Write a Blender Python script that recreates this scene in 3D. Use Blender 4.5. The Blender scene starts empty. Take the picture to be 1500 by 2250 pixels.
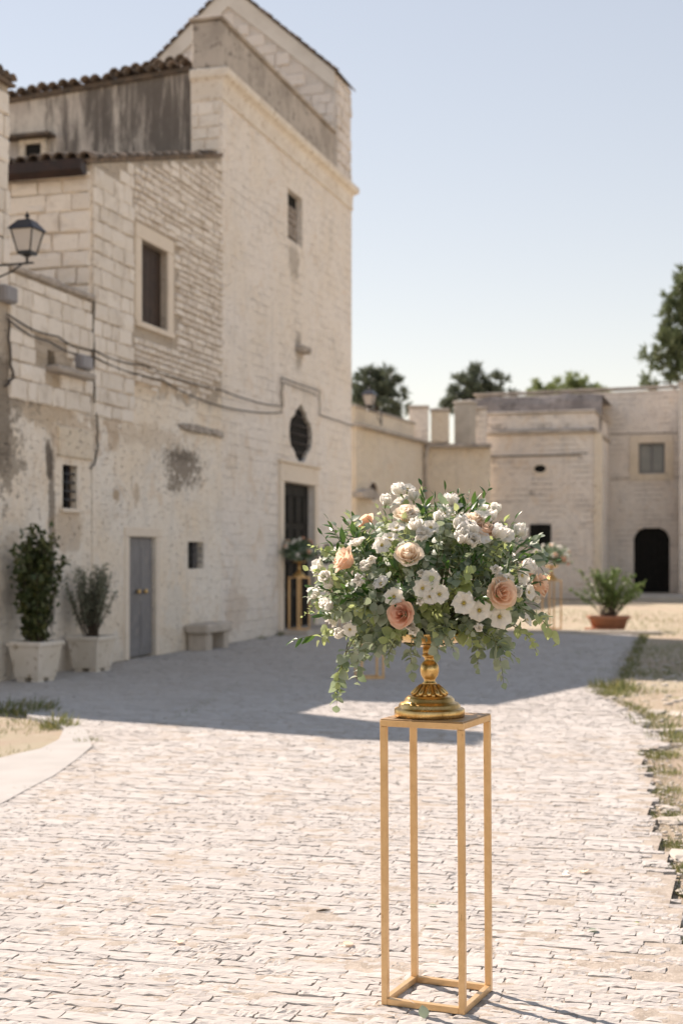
import bpy, math, random
import numpy as np
from mathutils import Vector, Matrix, Euler, noise as mnoise
rnd = random.Random(11)
R = math.radians
scene = bpy.context.scene
col = scene.collection

# ------------------------------------------------------------------ camera, sky, sun, exposure
EYE = 1.57
cd = bpy.data.cameras.new('camera'); cam = bpy.data.objects.new('camera', cd); col.objects.link(cam)
cam.location = (0, 0, EYE); cam.rotation_euler = (R(90), 0, 0)
cd.sensor_fit = 'VERTICAL'; cd.sensor_height = 36; cd.sensor_width = 24; cd.lens = 50
cd.shift_y = 95 / 2250
cd.clip_start = 0.05; cd.clip_end = 3000
cd.dof.use_dof = True; cd.dof.focus_distance = 4.86; cd.dof.aperture_fstop = 3.1
scene.camera = cam
SUN_EL = R(45.0); SUN_AZ = math.atan2(-0.715, 0.70)
w = bpy.data.worlds.new('World'); scene.world = w; w.use_nodes = True
wn = w.node_tree; bg = wn.nodes['Background']
sky = wn.nodes.new('ShaderNodeTexSky'); sky.sky_type = 'NISHITA'; sky.sun_disc = False
sky.sun_elevation = SUN_EL; sky.sun_rotation = SUN_AZ
sky.altitude = 200; sky.air_density = 1.15; sky.dust_density = 0.0; sky.ozone_density = 1.0
vm = wn.nodes.new('ShaderNodeVectorMath'); vm.operation = 'SCALE'; vm.inputs['Scale'].default_value = .1; wn.links.new(sky.outputs[0], vm.inputs[0])
gm = wn.nodes.new('ShaderNodeGamma'); gm.inputs[1].default_value = .6; wn.links.new(vm.outputs[0], gm.inputs[0])      # milky summer sky: softer contrast than the clear-air model
vm2 = wn.nodes.new('ShaderNodeVectorMath'); vm2.operation = 'SCALE'; vm2.inputs['Scale'].default_value = 6.8; wn.links.new(gm.outputs[0], vm2.inputs[0])
wn.links.new(vm2.outputs[0], bg.inputs[0]); bg.inputs[1].default_value = 0.085
sl = bpy.data.lights.new('sun', 'SUN'); sun = bpy.data.objects.new('sun', sl); col.objects.link(sun)
sl.energy = 3.6; sl.angle = R(0.53); sl.color = (1.0, 0.992, 0.975)
sd = Vector((math.sin(SUN_AZ) * math.cos(SUN_EL), math.cos(SUN_AZ) * math.cos(SUN_EL), math.sin(SUN_EL)))
sun.rotation_euler = sd.to_track_quat('Z', 'Y').to_euler()
sun.location = (-30, 25, 60)
vs = scene.view_settings; vs.view_transform = 'Standard'; vs.look = 'None'; vs.gamma = 1.0
vs.use_curve_mapping = False; vs.exposure = 1.12
vs.use_white_balance = True; vs.white_balance_temperature = 7800; vs.white_balance_tint = 19

# ------------------------------------------------------------------ place geometry: the facade line of the old houses
FP = 3125.0
UA = Vector((0.2782, 0.9605, 0)); NA = Vector((0.9605, -0.2782, 0)); P0 = Vector((-9.36, 0, 0))
FROT = math.atan2(UA.y, UA.x)
def D(x): return 9.36 / (0.2896 - (x - 750) / FP)
def U(x): return D(x) / 0.9605
def Zf(x, y): return EYE + (1220 - y) / FP * D(x)
def FW(u, n, z=0.0): return P0 + UA * u + NA * n + Vector((0, 0, z))
def GP(x, y, z=0.0):
    d = (EYE - z) * FP / (y - 1220); return Vector(((x - 750) / FP * d, d, z))
def AT(x, y, d): return Vector(((x - 750) / FP * d, d, EYE + (1220 - y) / FP * d))

# ------------------------------------------------------------------ object helpers
def tag(o, label=None, cat=None, group=None, kind=None):
    if label: o['label'] = label
    if cat: o['category'] = cat
    if group: o['group'] = group
    if kind: o['kind'] = kind
    return o
def empty(name, loc=(0, 0, 0), rz=0.0, parent=None):
    o = bpy.data.objects.new(name, None); col.objects.link(o)
    o.location = loc; o.rotation_euler = (0, 0, rz); o.parent = parent; o.empty_display_size = 0.1
    return o
def link(name, me, parent=None, mw=None):
    o = bpy.data.objects.new(name, me); col.objects.link(o); o.parent = parent
    if mw is not None: o.matrix_local = mw
    return o
def copy_tree(o, parent=None):
    c = o.copy(); col.objects.link(c); c.parent = parent
    for ch in list(o.children): copy_tree(ch, c)
    return c
class MB:
    def __init__(s): s.v = []; s.f = []; s.sm = []
    def add(s, vs, fs, smooth=False, M=None):
        b = len(s.v)
        if M is not None: vs = [M @ Vector(p) for p in vs]
        s.v.extend(tuple(p) for p in vs)
        for f in fs: s.f.append(tuple(b + i for i in f)); s.sm.append(smooth)
        return s
    def box(s, x0, x1, y0, y1, z0, z1, M=None):
        vs = [(x0, y0, z0), (x1, y0, z0), (x1, y1, z0), (x0, y1, z0), (x0, y0, z1), (x1, y0, z1), (x1, y1, z1), (x0, y1, z1)]
        return s.add(vs, [(0, 3, 2, 1), (4, 5, 6, 7), (0, 1, 5, 4), (1, 2, 6, 5), (2, 3, 7, 6), (3, 0, 4, 7)], False, M)
    def rbox(s, x0, x1, y0, y1, z0, z1, c, M=None):      # box with chamfered edges
        vs = []; 
        for z, i in ((z0, c), (z0 + c, 0), (z1 - c, 0), (z1, c)):
            a0, a1, b0, b1 = x0 + i, x1 - i, y0 + i, y1 - i; k = c if i == 0 else c * .5
            vs += [(a0 + k, b0, z), (a1 - k, b0, z), (a1, b0 + k, z), (a1, b1 - k, z), (a1 - k, b1, z), (a0 + k, b1, z), (a0, b1 - k, z), (a0, b0 + k, z)]
        fs = [tuple(reversed(range(8))), tuple(range(24, 32))]
        for r in range(3):
            for i in range(8): j = (i + 1) % 8; fs.append((r * 8 + i, r * 8 + j, r * 8 + 8 + j, r * 8 + 8 + i))
        return s.add(vs, fs, False, M)
    def quad(s, a, b, c, d): return s.add([a, b, c, d], [(0, 1, 2, 3)])
    def tube(s, pts, r, seg=6, cap=True, smooth=True):
        pts = [Vector(p) for p in pts]; n = len(pts); rr = r if isinstance(r, (list, tuple)) else [r] * n
        vs = []; up = Vector((0, 0, 1)); prev = None
        for i, p in enumerate(pts):
            t = (pts[min(i + 1, n - 1)] - pts[max(i - 1, 0)]).normalized()
            if prev is None:
                a = t.cross(up); a = a.normalized() if a.length > 1e-3 else Vector((1, 0, 0))
            else:
                a = (prev - t * prev.dot(t)); a = a.normalized() if a.length > 1e-4 else Vector((1, 0, 0))
            prev = a; b = t.cross(a)
            for k in range(seg):
                q = 2 * math.pi * k / seg; vs.append(p + (a * math.cos(q) + b * math.sin(q)) * rr[i])
        fs = []
        for i in range(n - 1):
            for k in range(seg): j = (k + 1) % seg; fs.append((i * seg + k, i * seg + j, (i + 1) * seg + j, (i + 1) * seg + k))
        if cap: fs += [tuple(reversed(range(seg))), tuple(range((n - 1) * seg, n * seg))]
        return s.add(vs, fs, smooth)
    def lathe(s, prof, seg=40, M=None, smooth=True, wob=None):
        vs = []
        for i, (r, z) in enumerate(prof):
            for k in range(seg):
                a = 2 * math.pi * k / seg; q = r * (wob(i, a) if wob else 1); vs.append((q * math.cos(a), q * math.sin(a), z))
        fs = []
        for i in range(len(prof) - 1):
            for k in range(seg): j = (k + 1) % seg; fs.append((i * seg + k, i * seg + j, (i + 1) * seg + j, (i + 1) * seg + k))
        fs += [tuple(reversed(range(seg))), tuple(range((len(prof) - 1) * seg, len(prof) * seg))]
        return s.add(vs, fs, smooth, M)
    def prism(s, poly, h0, h1, axis='z'):                 # extrude a polygon
        n = len(poly); f = {'z': lambda p, h: (p[0], p[1], h), 'y': lambda p, h: (p[0], h, p[1]), 'x': lambda p, h: (h, p[0], p[1])}[axis]
        vs = [f(p, h0) for p in poly] + [f(p, h1) for p in poly]
        return s.add(vs, [tuple(reversed(range(n))), tuple(range(n, 2 * n))] + [(i, (i + 1) % n, n + (i + 1) % n, n + i) for i in range(n)])
    def mesh(s, name, mat=None):
        me = bpy.data.meshes.new(name); me.from_pydata(s.v, [], s.f)
        me.polygons.foreach_set('use_smooth', s.sm); me.update()
        if mat: me.materials.append(mat)
        return me
    def build(s, name, mat, parent=None, mw=None): return link(name, s.mesh(name, mat), parent, mw)
def join_np(name, mats, parts, mat, smooth=True):
    """parts: list of (verts Nx3, faces) templates with lists of 4x4 matrices -> one mesh"""
    V = []; loops = []; starts = []; tot = []; off = 0; lo = 0
    for (tv, tf), ms in parts:
        if not len(ms): continue
        A = np.array([[list(r) for r in m] for m in ms]); tv = np.asarray(tv, float)
        h = np.concatenate([tv, np.ones((len(tv), 1))], 1)
        P = np.einsum('mij,nj->mni', A, h)[:, :, :3].reshape(-1, 3); V.append(P)
        fl = np.array([i for f in tf for i in f]); ln = np.array([len(f) for f in tf])
        m = len(ms); o = (np.arange(m) * len(tv))[:, None] + off
        loops.append((fl[None, :] + o).reshape(-1)); tot.append(np.tile(ln, m))
        off += m * len(tv)
    V = np.concatenate(V); loops = np.concatenate(loops).astype(np.int32); tot = np.concatenate(tot).astype(np.int32)
    starts = np.concatenate([[0], np.cumsum(tot)[:-1]]).astype(np.int32)
    me = bpy.data.meshes.new(name); me.vertices.add(len(V)); me.vertices.foreach_set('co', V.reshape(-1))
    me.loops.add(len(loops)); me.loops.foreach_set('vertex_index', loops)
    me.polygons.add(len(tot)); me.polygons.foreach_set('loop_start', starts); me.polygons.foreach_set('loop_total', tot)
    me.polygons.foreach_set('use_smooth', np.full(len(tot), smooth)); me.update(calc_edges=True); me.validate()
    me.materials.append(mat); return me
def frame_m(pos, ydir, zhint, s=(1, 1, 1)):
    y = Vector(ydir).normalized(); z = Vector(zhint); z = z - y * z.dot(y)
    z = z.normalized() if z.length > 1e-4 else y.orthogonal().normalized(); x = y.cross(z)
    m = Matrix((x * s[0], y * s[1], z * s[2])).transposed().to_4x4(); m.translation = pos; return m
def fbm(p, sc, o=3): return mnoise.fractal(Vector(p) * sc, 1.0, 2.0, o)

# ------------------------------------------------------------------ material helpers
class G:
    def __init__(s, name):
        s.m = bpy.data.materials.new(name); s.m.use_nodes = True; s.t = s.m.node_tree; s.t.nodes.clear()
        s.out = s.t.nodes.new('ShaderNodeOutputMaterial')
    def node(s, ty, ins=(), **props):
        n = s.t.nodes.new(ty)
        for k, v in props.items(): setattr(n, k, v)
        for k, v in (ins.items() if isinstance(ins, dict) else ins):
            if isinstance(v, bpy.types.NodeSocket): s.t.links.new(v, n.inputs[k])
            else:
                i = n.inputs[k]
                if i.type == 'RGBA' and len(v) == 3: v = (*v, 1)
                i.default_value = v
        return n
    def pos(s): return s.node('ShaderNodeNewGeometry').outputs['Position']
    def obj(s): return s.node('ShaderNodeTexCoord').outputs['Object']
    def island(s):
        a = s.node('ShaderNodeNewGeometry').outputs['Random Per Island']; b = s.node('ShaderNodeObjectInfo').outputs['Random']
        return s.math('FRACT', s.math('ADD', a, b))
    def math(s, op, a, b=None, c=None, clamp=False):
        ins = {0: a}
        if b is not None: ins[1] = b
        if c is not None: ins[2] = c
        return s.node('ShaderNodeMath', ins, operation=op, use_clamp=clamp).outputs[0]
    def vmath(s, op, a, b=None):
        ins = {0: a}
        if b is not None: ins[1] = b
        n = s.node('ShaderNodeVectorMath', ins, operation=op)
        return n.outputs['Value'] if op in ('DOT_PRODUCT', 'LENGTH') else n.outputs[0]
    def map(s, v, sc=(1, 1, 1), loc=(0, 0, 0)): return s.node('ShaderNodeMapping', {'Vector': v, 'Scale': sc, 'Location': loc}).outputs[0]
    def facade(s):
        p = s.vmath('SUBTRACT', s.pos(), tuple(P0)); u = s.vmath('DOT_PRODUCT', p, tuple(UA)); n = s.vmath('DOT_PRODUCT', p, tuple(NA))
        z = s.node('ShaderNodeSeparateXYZ', {0: p}).outputs[2]
        return u, n, z, s.node('ShaderNodeCombineXYZ', {0: u, 1: n, 2: z}).outputs[0]
    def noise(s, v, sc, det=4, ro=.55, dis=0.0): return s.node('ShaderNodeTexNoise', {'Vector': v, 'Scale': sc, 'Detail': det, 'Roughness': ro, 'Distortion': dis}).outputs['Fac']
    def ss(s, x, a, b): return s.node('ShaderNodeMapRange', {0: x, 1: a, 2: b, 3: 0.0, 4: 1.0}, interpolation_type='SMOOTHSTEP').outputs[0]
    def ramp(s, f, stops):
        n = s.node('ShaderNodeValToRGB', {0: f}); e = n.color_ramp.elements
        while len(e) < len(stops): e.new(.5)
        for q, (p, c) in zip(e, stops): q.position = p; q.color = (*c, 1)
        return n.outputs[0]
    def mix(s, f, a, b, mode='MIX'): return s.node('ShaderNodeMix', {0: f, 6: a, 7: b}, data_type='RGBA', blend_type=mode).outputs[2]
    def bump(s, h, st, dist, nrm=None):
        ins = {'Height': h, 'Strength': st, 'Distance': dist}
        if nrm is not None: ins['Normal'] = nrm
        return s.node('ShaderNodeBump', ins).outputs[0]
    def pbr(s, c, rough=.8, nrm=None, metal=0.0, spec=.3, **kw):
        ins = {'Base Color': c, 'Roughness': rough, 'Metallic': metal, 'Specular IOR Level': spec}
        if nrm is not None: ins['Normal'] = nrm
        ins.update(kw)
        return s.node('ShaderNodeBsdfPrincipled', ins).outputs[0]
    def done(s, sh): s.t.links.new(sh, s.out.inputs[0]); return s.m
def blotch(name, c1, c2, sc, rough=.85, bump=.3, bd=.01, bsc=None, c3=None, metal=0.0, spec=.3, space='pos', vary=0.0):
    g = G(name); v = g.pos() if space == 'pos' else g.obj()
    f = g.noise(v, sc, 5); c = g.mix(g.ss(f, .35, .65), c1, c2)
    if c3: c = g.mix(g.ss(g.noise(v, sc * 3.7, 4), .55, .7), c, c3)
    if vary: 
        k = g.math('MULTIPLY_ADD', g.island(), vary, 1 - vary / 2); c = g.mix(1.0, c, g.node('ShaderNodeCombineColor', {0: k, 1: k, 2: k}).outputs[0], 'MULTIPLY')
    n = g.bump(g.noise(v, bsc or sc * 6, 5, .65), bump, bd) if bump else None
    return g.done(g.pbr(c, rough, n, metal, spec))
def leafy(name, c1, c2, trans=.35, rough=.45, tcol=None):
    g = G(name); c = g.mix(g.island(), c1, c2)
    back = g.node('ShaderNodeNewGeometry').outputs['Backfacing']
    c = g.mix(g.math('MULTIPLY', back, .35), c, tuple(min(1, x * 1.5 + .03) for x in c1))
    p = g.pbr(c, rough, spec=.4)
    t = g.node('ShaderNodeBsdfTranslucent', {'Color': g.mix(.5, c, tcol) if tcol else c}).outputs[0]
    return g.done(g.node('ShaderNodeMixShader', {0: trans, 1: p, 2: t}).outputs[0])
# ------------------------------------------------------------------ materials
def plaster_mat(name, base, warm, grey, stains=(), course=.35, peel=.5, bare=(), plain=0.0):
    g = G(name); u, n, z, v = g.facade()
    big = g.noise(v, .55, 5, .6); mid = g.noise(v, 2.1, 6, .65, .6); fine = g.noise(v, 11, 6, .7)
    c = g.mix(g.ss(big, .38, .66), base, warm)
    c = g.mix(g.math('MULTIPLY', g.ss(mid, .5, .68), peel), c, grey)
    c = g.mix(g.math('MULTIPLY', g.ss(g.noise(v, 5.5, 6, .7, 1.0), .58, .7), .45), c, tuple(x * .62 for x in warm))
    c = g.mix(g.math('MULTIPLY', g.ss(fine, .54, .72), .42), c, tuple(x * .55 for x in grey))
    gr = g.noise(v, .9, 8, .72, .8); c = g.mix(g.math('MULTIPLY', g.ss(gr, .52, .72), .42), c, tuple(x * .58 for x in grey))
    pit = g.noise(g.map(v, (5, 5, 14)), 1.6, 6, .75); c = g.mix(g.math('MULTIPLY', g.ss(pit, .59, .68), .6), c, tuple(x * .42 for x in warm))
    och = g.noise(v, 1.4, 7, .7, 1.2); c = g.mix(g.math('MULTIPLY', g.ss(och, .53, .66), .45), c, (.70, .54, .39)); sp_ = g.noise(v, 3.1, 9, .8, 1.5); c = g.mix(g.math('MULTIPLY', g.ss(sp_, .58, .74), .55), c, (.30, .245, .20))
    uz = g.node('ShaderNodeCombineXYZ', {0: g.math('ADD', u, g.math('MULTIPLY', mid, .25)), 1: g.math('ADD', z, g.math('MULTIPLY', mid, .10)), 2: 0.0}).outputs[0]
    br = g.node('ShaderNodeTexBrick', {'Vector': uz, 'Scale': 1.0, 'Mortar Size': .016, 'Mortar Smooth': .6, 'Brick Width': .46, 'Row Height': .20, 'Color1': (1, 1, 1), 'Color2': (.9, .9, .9), 'Mortar': (.0, .0, .0)}, offset=.5)
    line = g.math('MULTIPLY', g.math('MULTIPLY', br.outputs['Fac'], g.ss(g.noise(v, 1.3, 3), .42, .62)), course)
    if plain: line = g.math('MULTIPLY', line, g.math('MULTIPLY_ADD', g.ss(g.math('ADD', z, g.math('MULTIPLY', mid, 1.5)), plain, plain + 1.2), .85, .15))
    c = g.mix(line, c, tuple(x * .5 for x in warm))
    drip = g.noise(g.map(v, (3.2, 3.2, .28)), 1.0, 5, .6)
    c = g.mix(g.math('MULTIPLY', g.ss(drip, .56, .78), .4), c, tuple(x * .55 for x in grey))
    # broken lower band where the render has come away
    low = g.math('SUBTRACT', 1.0, g.ss(g.math('ADD', z, g.math('MULTIPLY', mid, 1.4)), .7, 1.7))
    c = g.mix(g.math('MULTIPLY', low, .45), c, tuple(x * .78 for x in warm))
    if bare:
        for (ua_, ub_, zz_) in bare:
            k_ = g.math('MULTIPLY', g.math('GREATER_THAN', u, ua_), g.math('LESS_THAN', u, ub_)); k_ = g.math('MULTIPLY', k_, g.ss(g.math('ADD', z, g.math('MULTIPLY_ADD', mid, 1.6, -.8)), zz_ - .15, zz_ + .15))
            c = g.mix(g.math('MULTIPLY', k_, .85), c, (.44, .37, .30))
    h = g.math('ADD', g.math('MULTIPLY', fine, .6), g.math('MULTIPLY', mid, 1.0)); h = g.math('SUBTRACT', g.math('SUBTRACT', h, g.math('MULTIPLY', line, 1.2)), g.math('MULTIPLY', g.ss(pit, .56, .68), .5))
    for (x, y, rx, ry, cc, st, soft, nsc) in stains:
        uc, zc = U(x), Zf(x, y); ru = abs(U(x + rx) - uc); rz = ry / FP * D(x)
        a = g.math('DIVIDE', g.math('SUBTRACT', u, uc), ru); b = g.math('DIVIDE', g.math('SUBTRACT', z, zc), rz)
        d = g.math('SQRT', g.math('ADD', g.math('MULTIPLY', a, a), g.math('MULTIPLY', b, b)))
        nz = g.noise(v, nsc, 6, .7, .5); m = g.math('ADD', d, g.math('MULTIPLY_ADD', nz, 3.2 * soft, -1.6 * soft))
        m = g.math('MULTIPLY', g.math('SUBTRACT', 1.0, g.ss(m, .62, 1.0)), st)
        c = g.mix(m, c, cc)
    return g.done(g.pbr(c, .92, g.bump(h, .9, .04), spec=.15))
def stone_mat(name, c1, c2, dark, mottle=.5, vary=.28, space='pos'):
    g = G(name); v = g.pos(); r = g.island()
    c = g.mix(r, c1, c2); m = g.noise(v, 3.0, 6, .7); f = g.noise(v, 16, 5, .7)
    c = g.mix(g.math('MULTIPLY', g.ss(m, .5, .72), mottle), c, dark); c = g.mix(g.math('MULTIPLY', g.ss(f, .55, .75), .4), c, tuple(x * .7 for x in dark))
    return g.done(g.pbr(c, .93, g.bump(g.math('ADD', f, m), .5, .02), spec=.12))
CREAM = (.88, .81, .72); WARM = (.86, .74, .60); GREY = (.80, .75, .69)
DK = (.13, .105, .085)
M_plaster = plaster_mat('lime_plaster', CREAM, WARM, GREY, [
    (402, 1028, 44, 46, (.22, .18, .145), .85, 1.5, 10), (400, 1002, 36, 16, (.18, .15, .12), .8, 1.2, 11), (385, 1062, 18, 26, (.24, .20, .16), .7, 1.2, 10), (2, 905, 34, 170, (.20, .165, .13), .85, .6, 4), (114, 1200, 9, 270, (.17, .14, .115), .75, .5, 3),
    (108, 1010, 9, 60, DK, .9, .5, 6), (100, 890, 70, 70, (.50, .38, .26), .7, .6, 2.2), (440, 945, 50, 9, DK, .8, .9, 5), (150, 1160, 40, 60, (.52, .40, .29), .6, .6, 3),  # stains, plus a narrow dark band under the broken string course
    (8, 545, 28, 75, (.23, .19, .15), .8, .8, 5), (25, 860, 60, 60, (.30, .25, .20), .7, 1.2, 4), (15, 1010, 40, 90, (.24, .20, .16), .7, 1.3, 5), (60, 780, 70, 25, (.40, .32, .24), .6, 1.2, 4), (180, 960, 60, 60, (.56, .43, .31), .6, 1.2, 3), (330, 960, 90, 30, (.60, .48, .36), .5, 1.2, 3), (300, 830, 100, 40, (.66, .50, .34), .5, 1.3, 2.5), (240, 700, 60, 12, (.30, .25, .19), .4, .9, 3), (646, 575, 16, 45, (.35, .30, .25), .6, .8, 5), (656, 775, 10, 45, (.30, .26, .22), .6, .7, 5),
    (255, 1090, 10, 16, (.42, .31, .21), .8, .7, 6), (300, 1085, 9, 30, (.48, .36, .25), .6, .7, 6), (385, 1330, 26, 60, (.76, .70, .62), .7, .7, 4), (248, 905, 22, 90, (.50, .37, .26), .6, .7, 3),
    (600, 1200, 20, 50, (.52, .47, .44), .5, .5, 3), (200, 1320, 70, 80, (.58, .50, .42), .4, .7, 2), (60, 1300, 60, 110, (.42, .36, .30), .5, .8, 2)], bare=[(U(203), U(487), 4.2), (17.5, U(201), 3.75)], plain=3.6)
M_church = plaster_mat('church_ashlar_render', (.87, .80, .73), (.85, .76, .66), (.79, .74, .69), [
    (645, 575, 14, 45, (.36, .31, .26), .6, .8, 5), (656, 775, 9, 50, (.32, .28, .24), .6, .7, 5),
    (520, 1340, 30, 60, (.62, .50, .40), .5, .7, 3), (580, 250, 80, 30, (.55, .41, .26), .6, .9, 3)], course=.30, peel=.35)
M_plaster_far = plaster_mat('courtyard_plaster', (.82, .75, .68), (.79, .70, .62), (.73, .67, .63), course=.7, peel=.5)
M_cream = plaster_mat('cream_limewash', (.78, .68, .56), (.76, .65, .51), (.70, .62, .53), course=.05, peel=.25)
M_block = stone_mat('limestone_block', (.84, .77, .69), (.72, .65, .57), (.50, .43, .36), .65)
M_rubble = stone_mat('rubble_stone', (.84, .77, .69), (.68, .60, .52), (.48, .41, .34), .6)
M_gable = stone_mat('grey_limestone', (.76, .70, .65), (.68, .62, .57), (.54, .49, .46), .4)
M_trim = stone_mat('dressed_stone', (.80, .70, .59), (.76, .66, .55), (.62, .51, .40), .45)
M_band = blotch('pale_gable_plaster', (.70, .66, .61), (.62, .58, .53), 2, .93, .4, .02)
M_cornice = blotch('eroded_cornice_stone', (.80, .73, .64), (.72, .64, .55), 2.4, .92, .7, .03, 9, c3=(.52, .42, .32))
M_gablebed = blotch('gable_mortar', (.66, .61, .57), (.56, .52, .48), 4, .95, .5, .02)
M_mortar = blotch('old_mortar', (.50, .43, .36), (.42, .36, .30), 3, .95, .5, .02)
g = G('weathered_render'); u, n, z, v = g.facade()
st = g.noise(g.map(v, (1.0, 1.5, .32)), 1.1, 8, .72, .5); bl = g.noise(v, 2.0, 6, .7)
rt = g.ss(g.math('MULTIPLY', n, -1.0), 5.0, .4)
c = g.mix(g.ss(bl, .35, .65), (.66, .60, .53), (.52, .46, .41)); s3 = g.noise(g.map(v, (3.0, 4.5, .5)), 1.3, 8, .75, .6); mm = g.ss(g.math('ADD', g.math('MULTIPLY_ADD', st, .55, g.math('MULTIPLY', s3, .5)), g.math('MULTIPLY', rt, .10)), .50, .66)
c = g.mix(g.math('MULTIPLY', mm, .85), c, (.085, .073, .066)); c = g.mix(g.math('MULTIPLY', g.ss(g.noise(v, 9, 5, .7), .6, .75), .35), c, (.60, .54, .48))
M_weather = g.done(g.pbr(c, .95, g.bump(bl, .5, .03), spec=.1))
M_parapet = blotch('lichen_render', (.50, .44, .385), (.36, .315, .275), 1.8, .95, .5, .02, c3=(.22, .19, .165))
M_tile = blotch('old_roof_tile', (.20, .15, .115), (.12, .10, .085), 5, .95, .4, .01, c3=(.28, .20, .14), vary=.5)
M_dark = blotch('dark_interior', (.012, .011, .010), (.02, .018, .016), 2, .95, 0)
M_brownwood = blotch('brown_shutter_wood', (.055, .032, .022), (.035, .021, .016), 9, .6, .3, .004)
M_doorwood = blotch('black_green_door_paint', (.014, .013, .012), (.009, .009, .008), 5, .6, .2, .003, spec=.12)
M_greydoor = blotch('grey_door_paint', (.215, .21, .215), (.18, .175, .18), 2.2, .6, .2, .002, 30, c3=(.25, .235, .225))
M_iron = blotch('black_iron', (.012, .013, .016), (.02, .02, .022), 12, .4, .2, .002, spec=.5)
M_gutter = blotch('brown_gutter_metal', (.045, .025, .020), (.03, .019, .016), 5, .45, .15, .003)
M_cable = blotch('old_cable', (.10, .085, .075), (.06, .05, .045), 9, .8, 0)
M_greybox = blotch('grey_plastic_box', (.30, .29, .30), (.26, .25, .26), 4, .5, 0)
M_glass = blotch('window_glass_grey', (.20, .205, .20), (.26, .26, .245), 1.2, .15, 0, spec=.5)
M_lampglass = blotch('frosted_lamp_glass', (.52, .47, .43), (.48, .44, .41), 3, .35, 0, spec=.4)
M_gold = None
def gold(name, c1, c2, rough, metal, dk=.5):
    g = G(name); v = g.obj(); f = g.noise(v, 16, 6, .7); s2 = g.noise(g.map(v, (1, 1, .25)), 60, 4, .7)
    c = g.mix(g.ss(f, .35, .68), c1, c2); c = g.mix(g.math('MULTIPLY', g.ss(s2, .64, .74), dk), c, (.12, .07, .03))
    r = g.math('MULTIPLY_ADD', f, .3, rough - .15)
    return g.done(g.pbr(c, r, g.bump(s2, .12, .002), metal, .4))
M_goldpaint = gold('gold_painted_steel', (.74, .49, .26), (.66, .42, .21), .34, .5, .6)
M_goldleaf = gold('gold_leaf', (.78, .54, .25), (.52, .31, .11), .30, .95, .6)
M_goldtop = gold('gold_top_plate', (.46, .29, .15), (.36, .23, .13), .45, .35, .3)
# pavement stone: worn pale limestone laid on edge
g = G('worn_limestone_paving'); v = g.pos(); fu, fn, fz, fv = g.facade(); r = g.island()
st = g.map(fv, (4.5, 1.0, 4.5)); a = g.noise(st, 3.2, 6, .7, .5); b = g.noise(st, 16, 6, .75); big = g.noise(v, .8, 3)
c = g.mix(r, (.515, .49, .462), (.44, .412, .385)); c = g.mix(g.math('MULTIPLY', g.ss(a, .48, .68), .5), c, (.40, .35, .30))
c = g.mix(g.math('MULTIPLY', g.ss(b, .56, .74), .4), c, (.60, .56, .53)); c = g.mix(g.math('MULTIPLY', g.ss(big, .45, .68), .3), c, (.42, .38, .345))
M_pave = g.done(g.pbr(c, .9, g.bump(g.math('ADD', a, g.math('MULTIPLY', b, .7)), .7, .012), spec=.15))
M_bed = blotch('sandy_joint_fill', (.42, .365, .31), (.31, .265, .22), 14, .97, .7, .012, 60, c3=(.47, .42, .37))
M_concrete = blotch('pale_concrete', (.40, .385, .365), (.36, .345, .325), 2.5, .9, .25, .006, 40)
M_kerb = blotch('pale_kerb_stone', (.50, .45, .39), (.43, .385, .33), 3, .9, .3, .01)
g = G('dry_earth'); v = g.pos(); a = g.noise(v, .7, 6, .65, .6); b = g.noise(v, 5, 6, .7); f = g.noise(v, 45, 5, .75)
c = g.mix(g.ss(a, .38, .6), (.43, .345, .265), (.43, .375, .28)); c = g.mix(g.math('MULTIPLY', g.ss(b, .5, .68), .6), c, (.48, .42, .33))
c = g.mix(g.math('MULTIPLY', g.ss(g.noise(v, 1.7, 5, .7, 1), .56, .68), .6), c, (.17, .19, .075)); c = g.mix(g.math('MULTIPLY', g.ss(f, .58, .7), .4), c, (.23, .18, .12))
M_earth = g.done(g.pbr(c, .97, g.bump(g.math('ADD', f, b), .8, .03), spec=.1))
M_grass = leafy('dry_green_grass', (.11, .15, .05), (.34, .30, .13), .3, .6)
M_terracotta = blotch('terracotta_clay', (.42, .19, .115), (.36, .165, .10), 6, .85, .2, .004)
M_planter = blotch('cream_planter_resin', (.74, .67, .59), (.68, .61, .52), 3, .7, .2, .004, c3=(.42, .34, .25))
M_soil = blotch('potting_soil', (.06, .045, .035), (.09, .07, .05), 20, .97, .5, .01)
M_bark = blotch('brown_bark', (.12, .09, .065), (.08, .06, .045), 8, .95, .6, .02)
M_bench = blotch('worn_bench_stone', (.56, .49, .42), (.46, .40, .34), 4, .92, .4, .01)

# ------------------------------------------------------------------ ground and pavement
def inside(p, poly):
    x, y = p[0], p[1]; c = False; j = len(poly) - 1
    for i in range(len(poly)):
        xi, yi = poly[i]; xj, yj = poly[j]
        if (yi > y) != (yj > y) and x < (xj - xi) * (y - yi) / (yj - yi) + xi: c = not c
        j = i
    return c
mb = MB(); s = 700
xs = [-s, -200, -60, -30] + [i * 1.0 for i in range(-20, 26)] + [40, 80, 200, s]; ys = [-s, -200, -40, -10] + [i * 1.0 for i in range(0, 61)] + [80, 150, 300, s]
vv = []
for y in ys:
    for x in xs: 
        near = abs(x) < 26 and 0 <= y <= 60
        vv.append((x, y, -.034 + (.016 * fbm((x, y, 0), .5) if near else 0)))
ff = [(j * len(xs) + i, j * len(xs) + i + 1, (j + 1) * len(xs) + i + 1, (j + 1) * len(xs) + i) for j in range(len(ys) - 1) for i in range(len(xs) - 1)]
mb.add(vv, ff, True); ground = mb.build('ground', M_earth); tag(ground, 'dry earth and sparse grass around the paved courtyard', 'ground', kind='structure')

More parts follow.
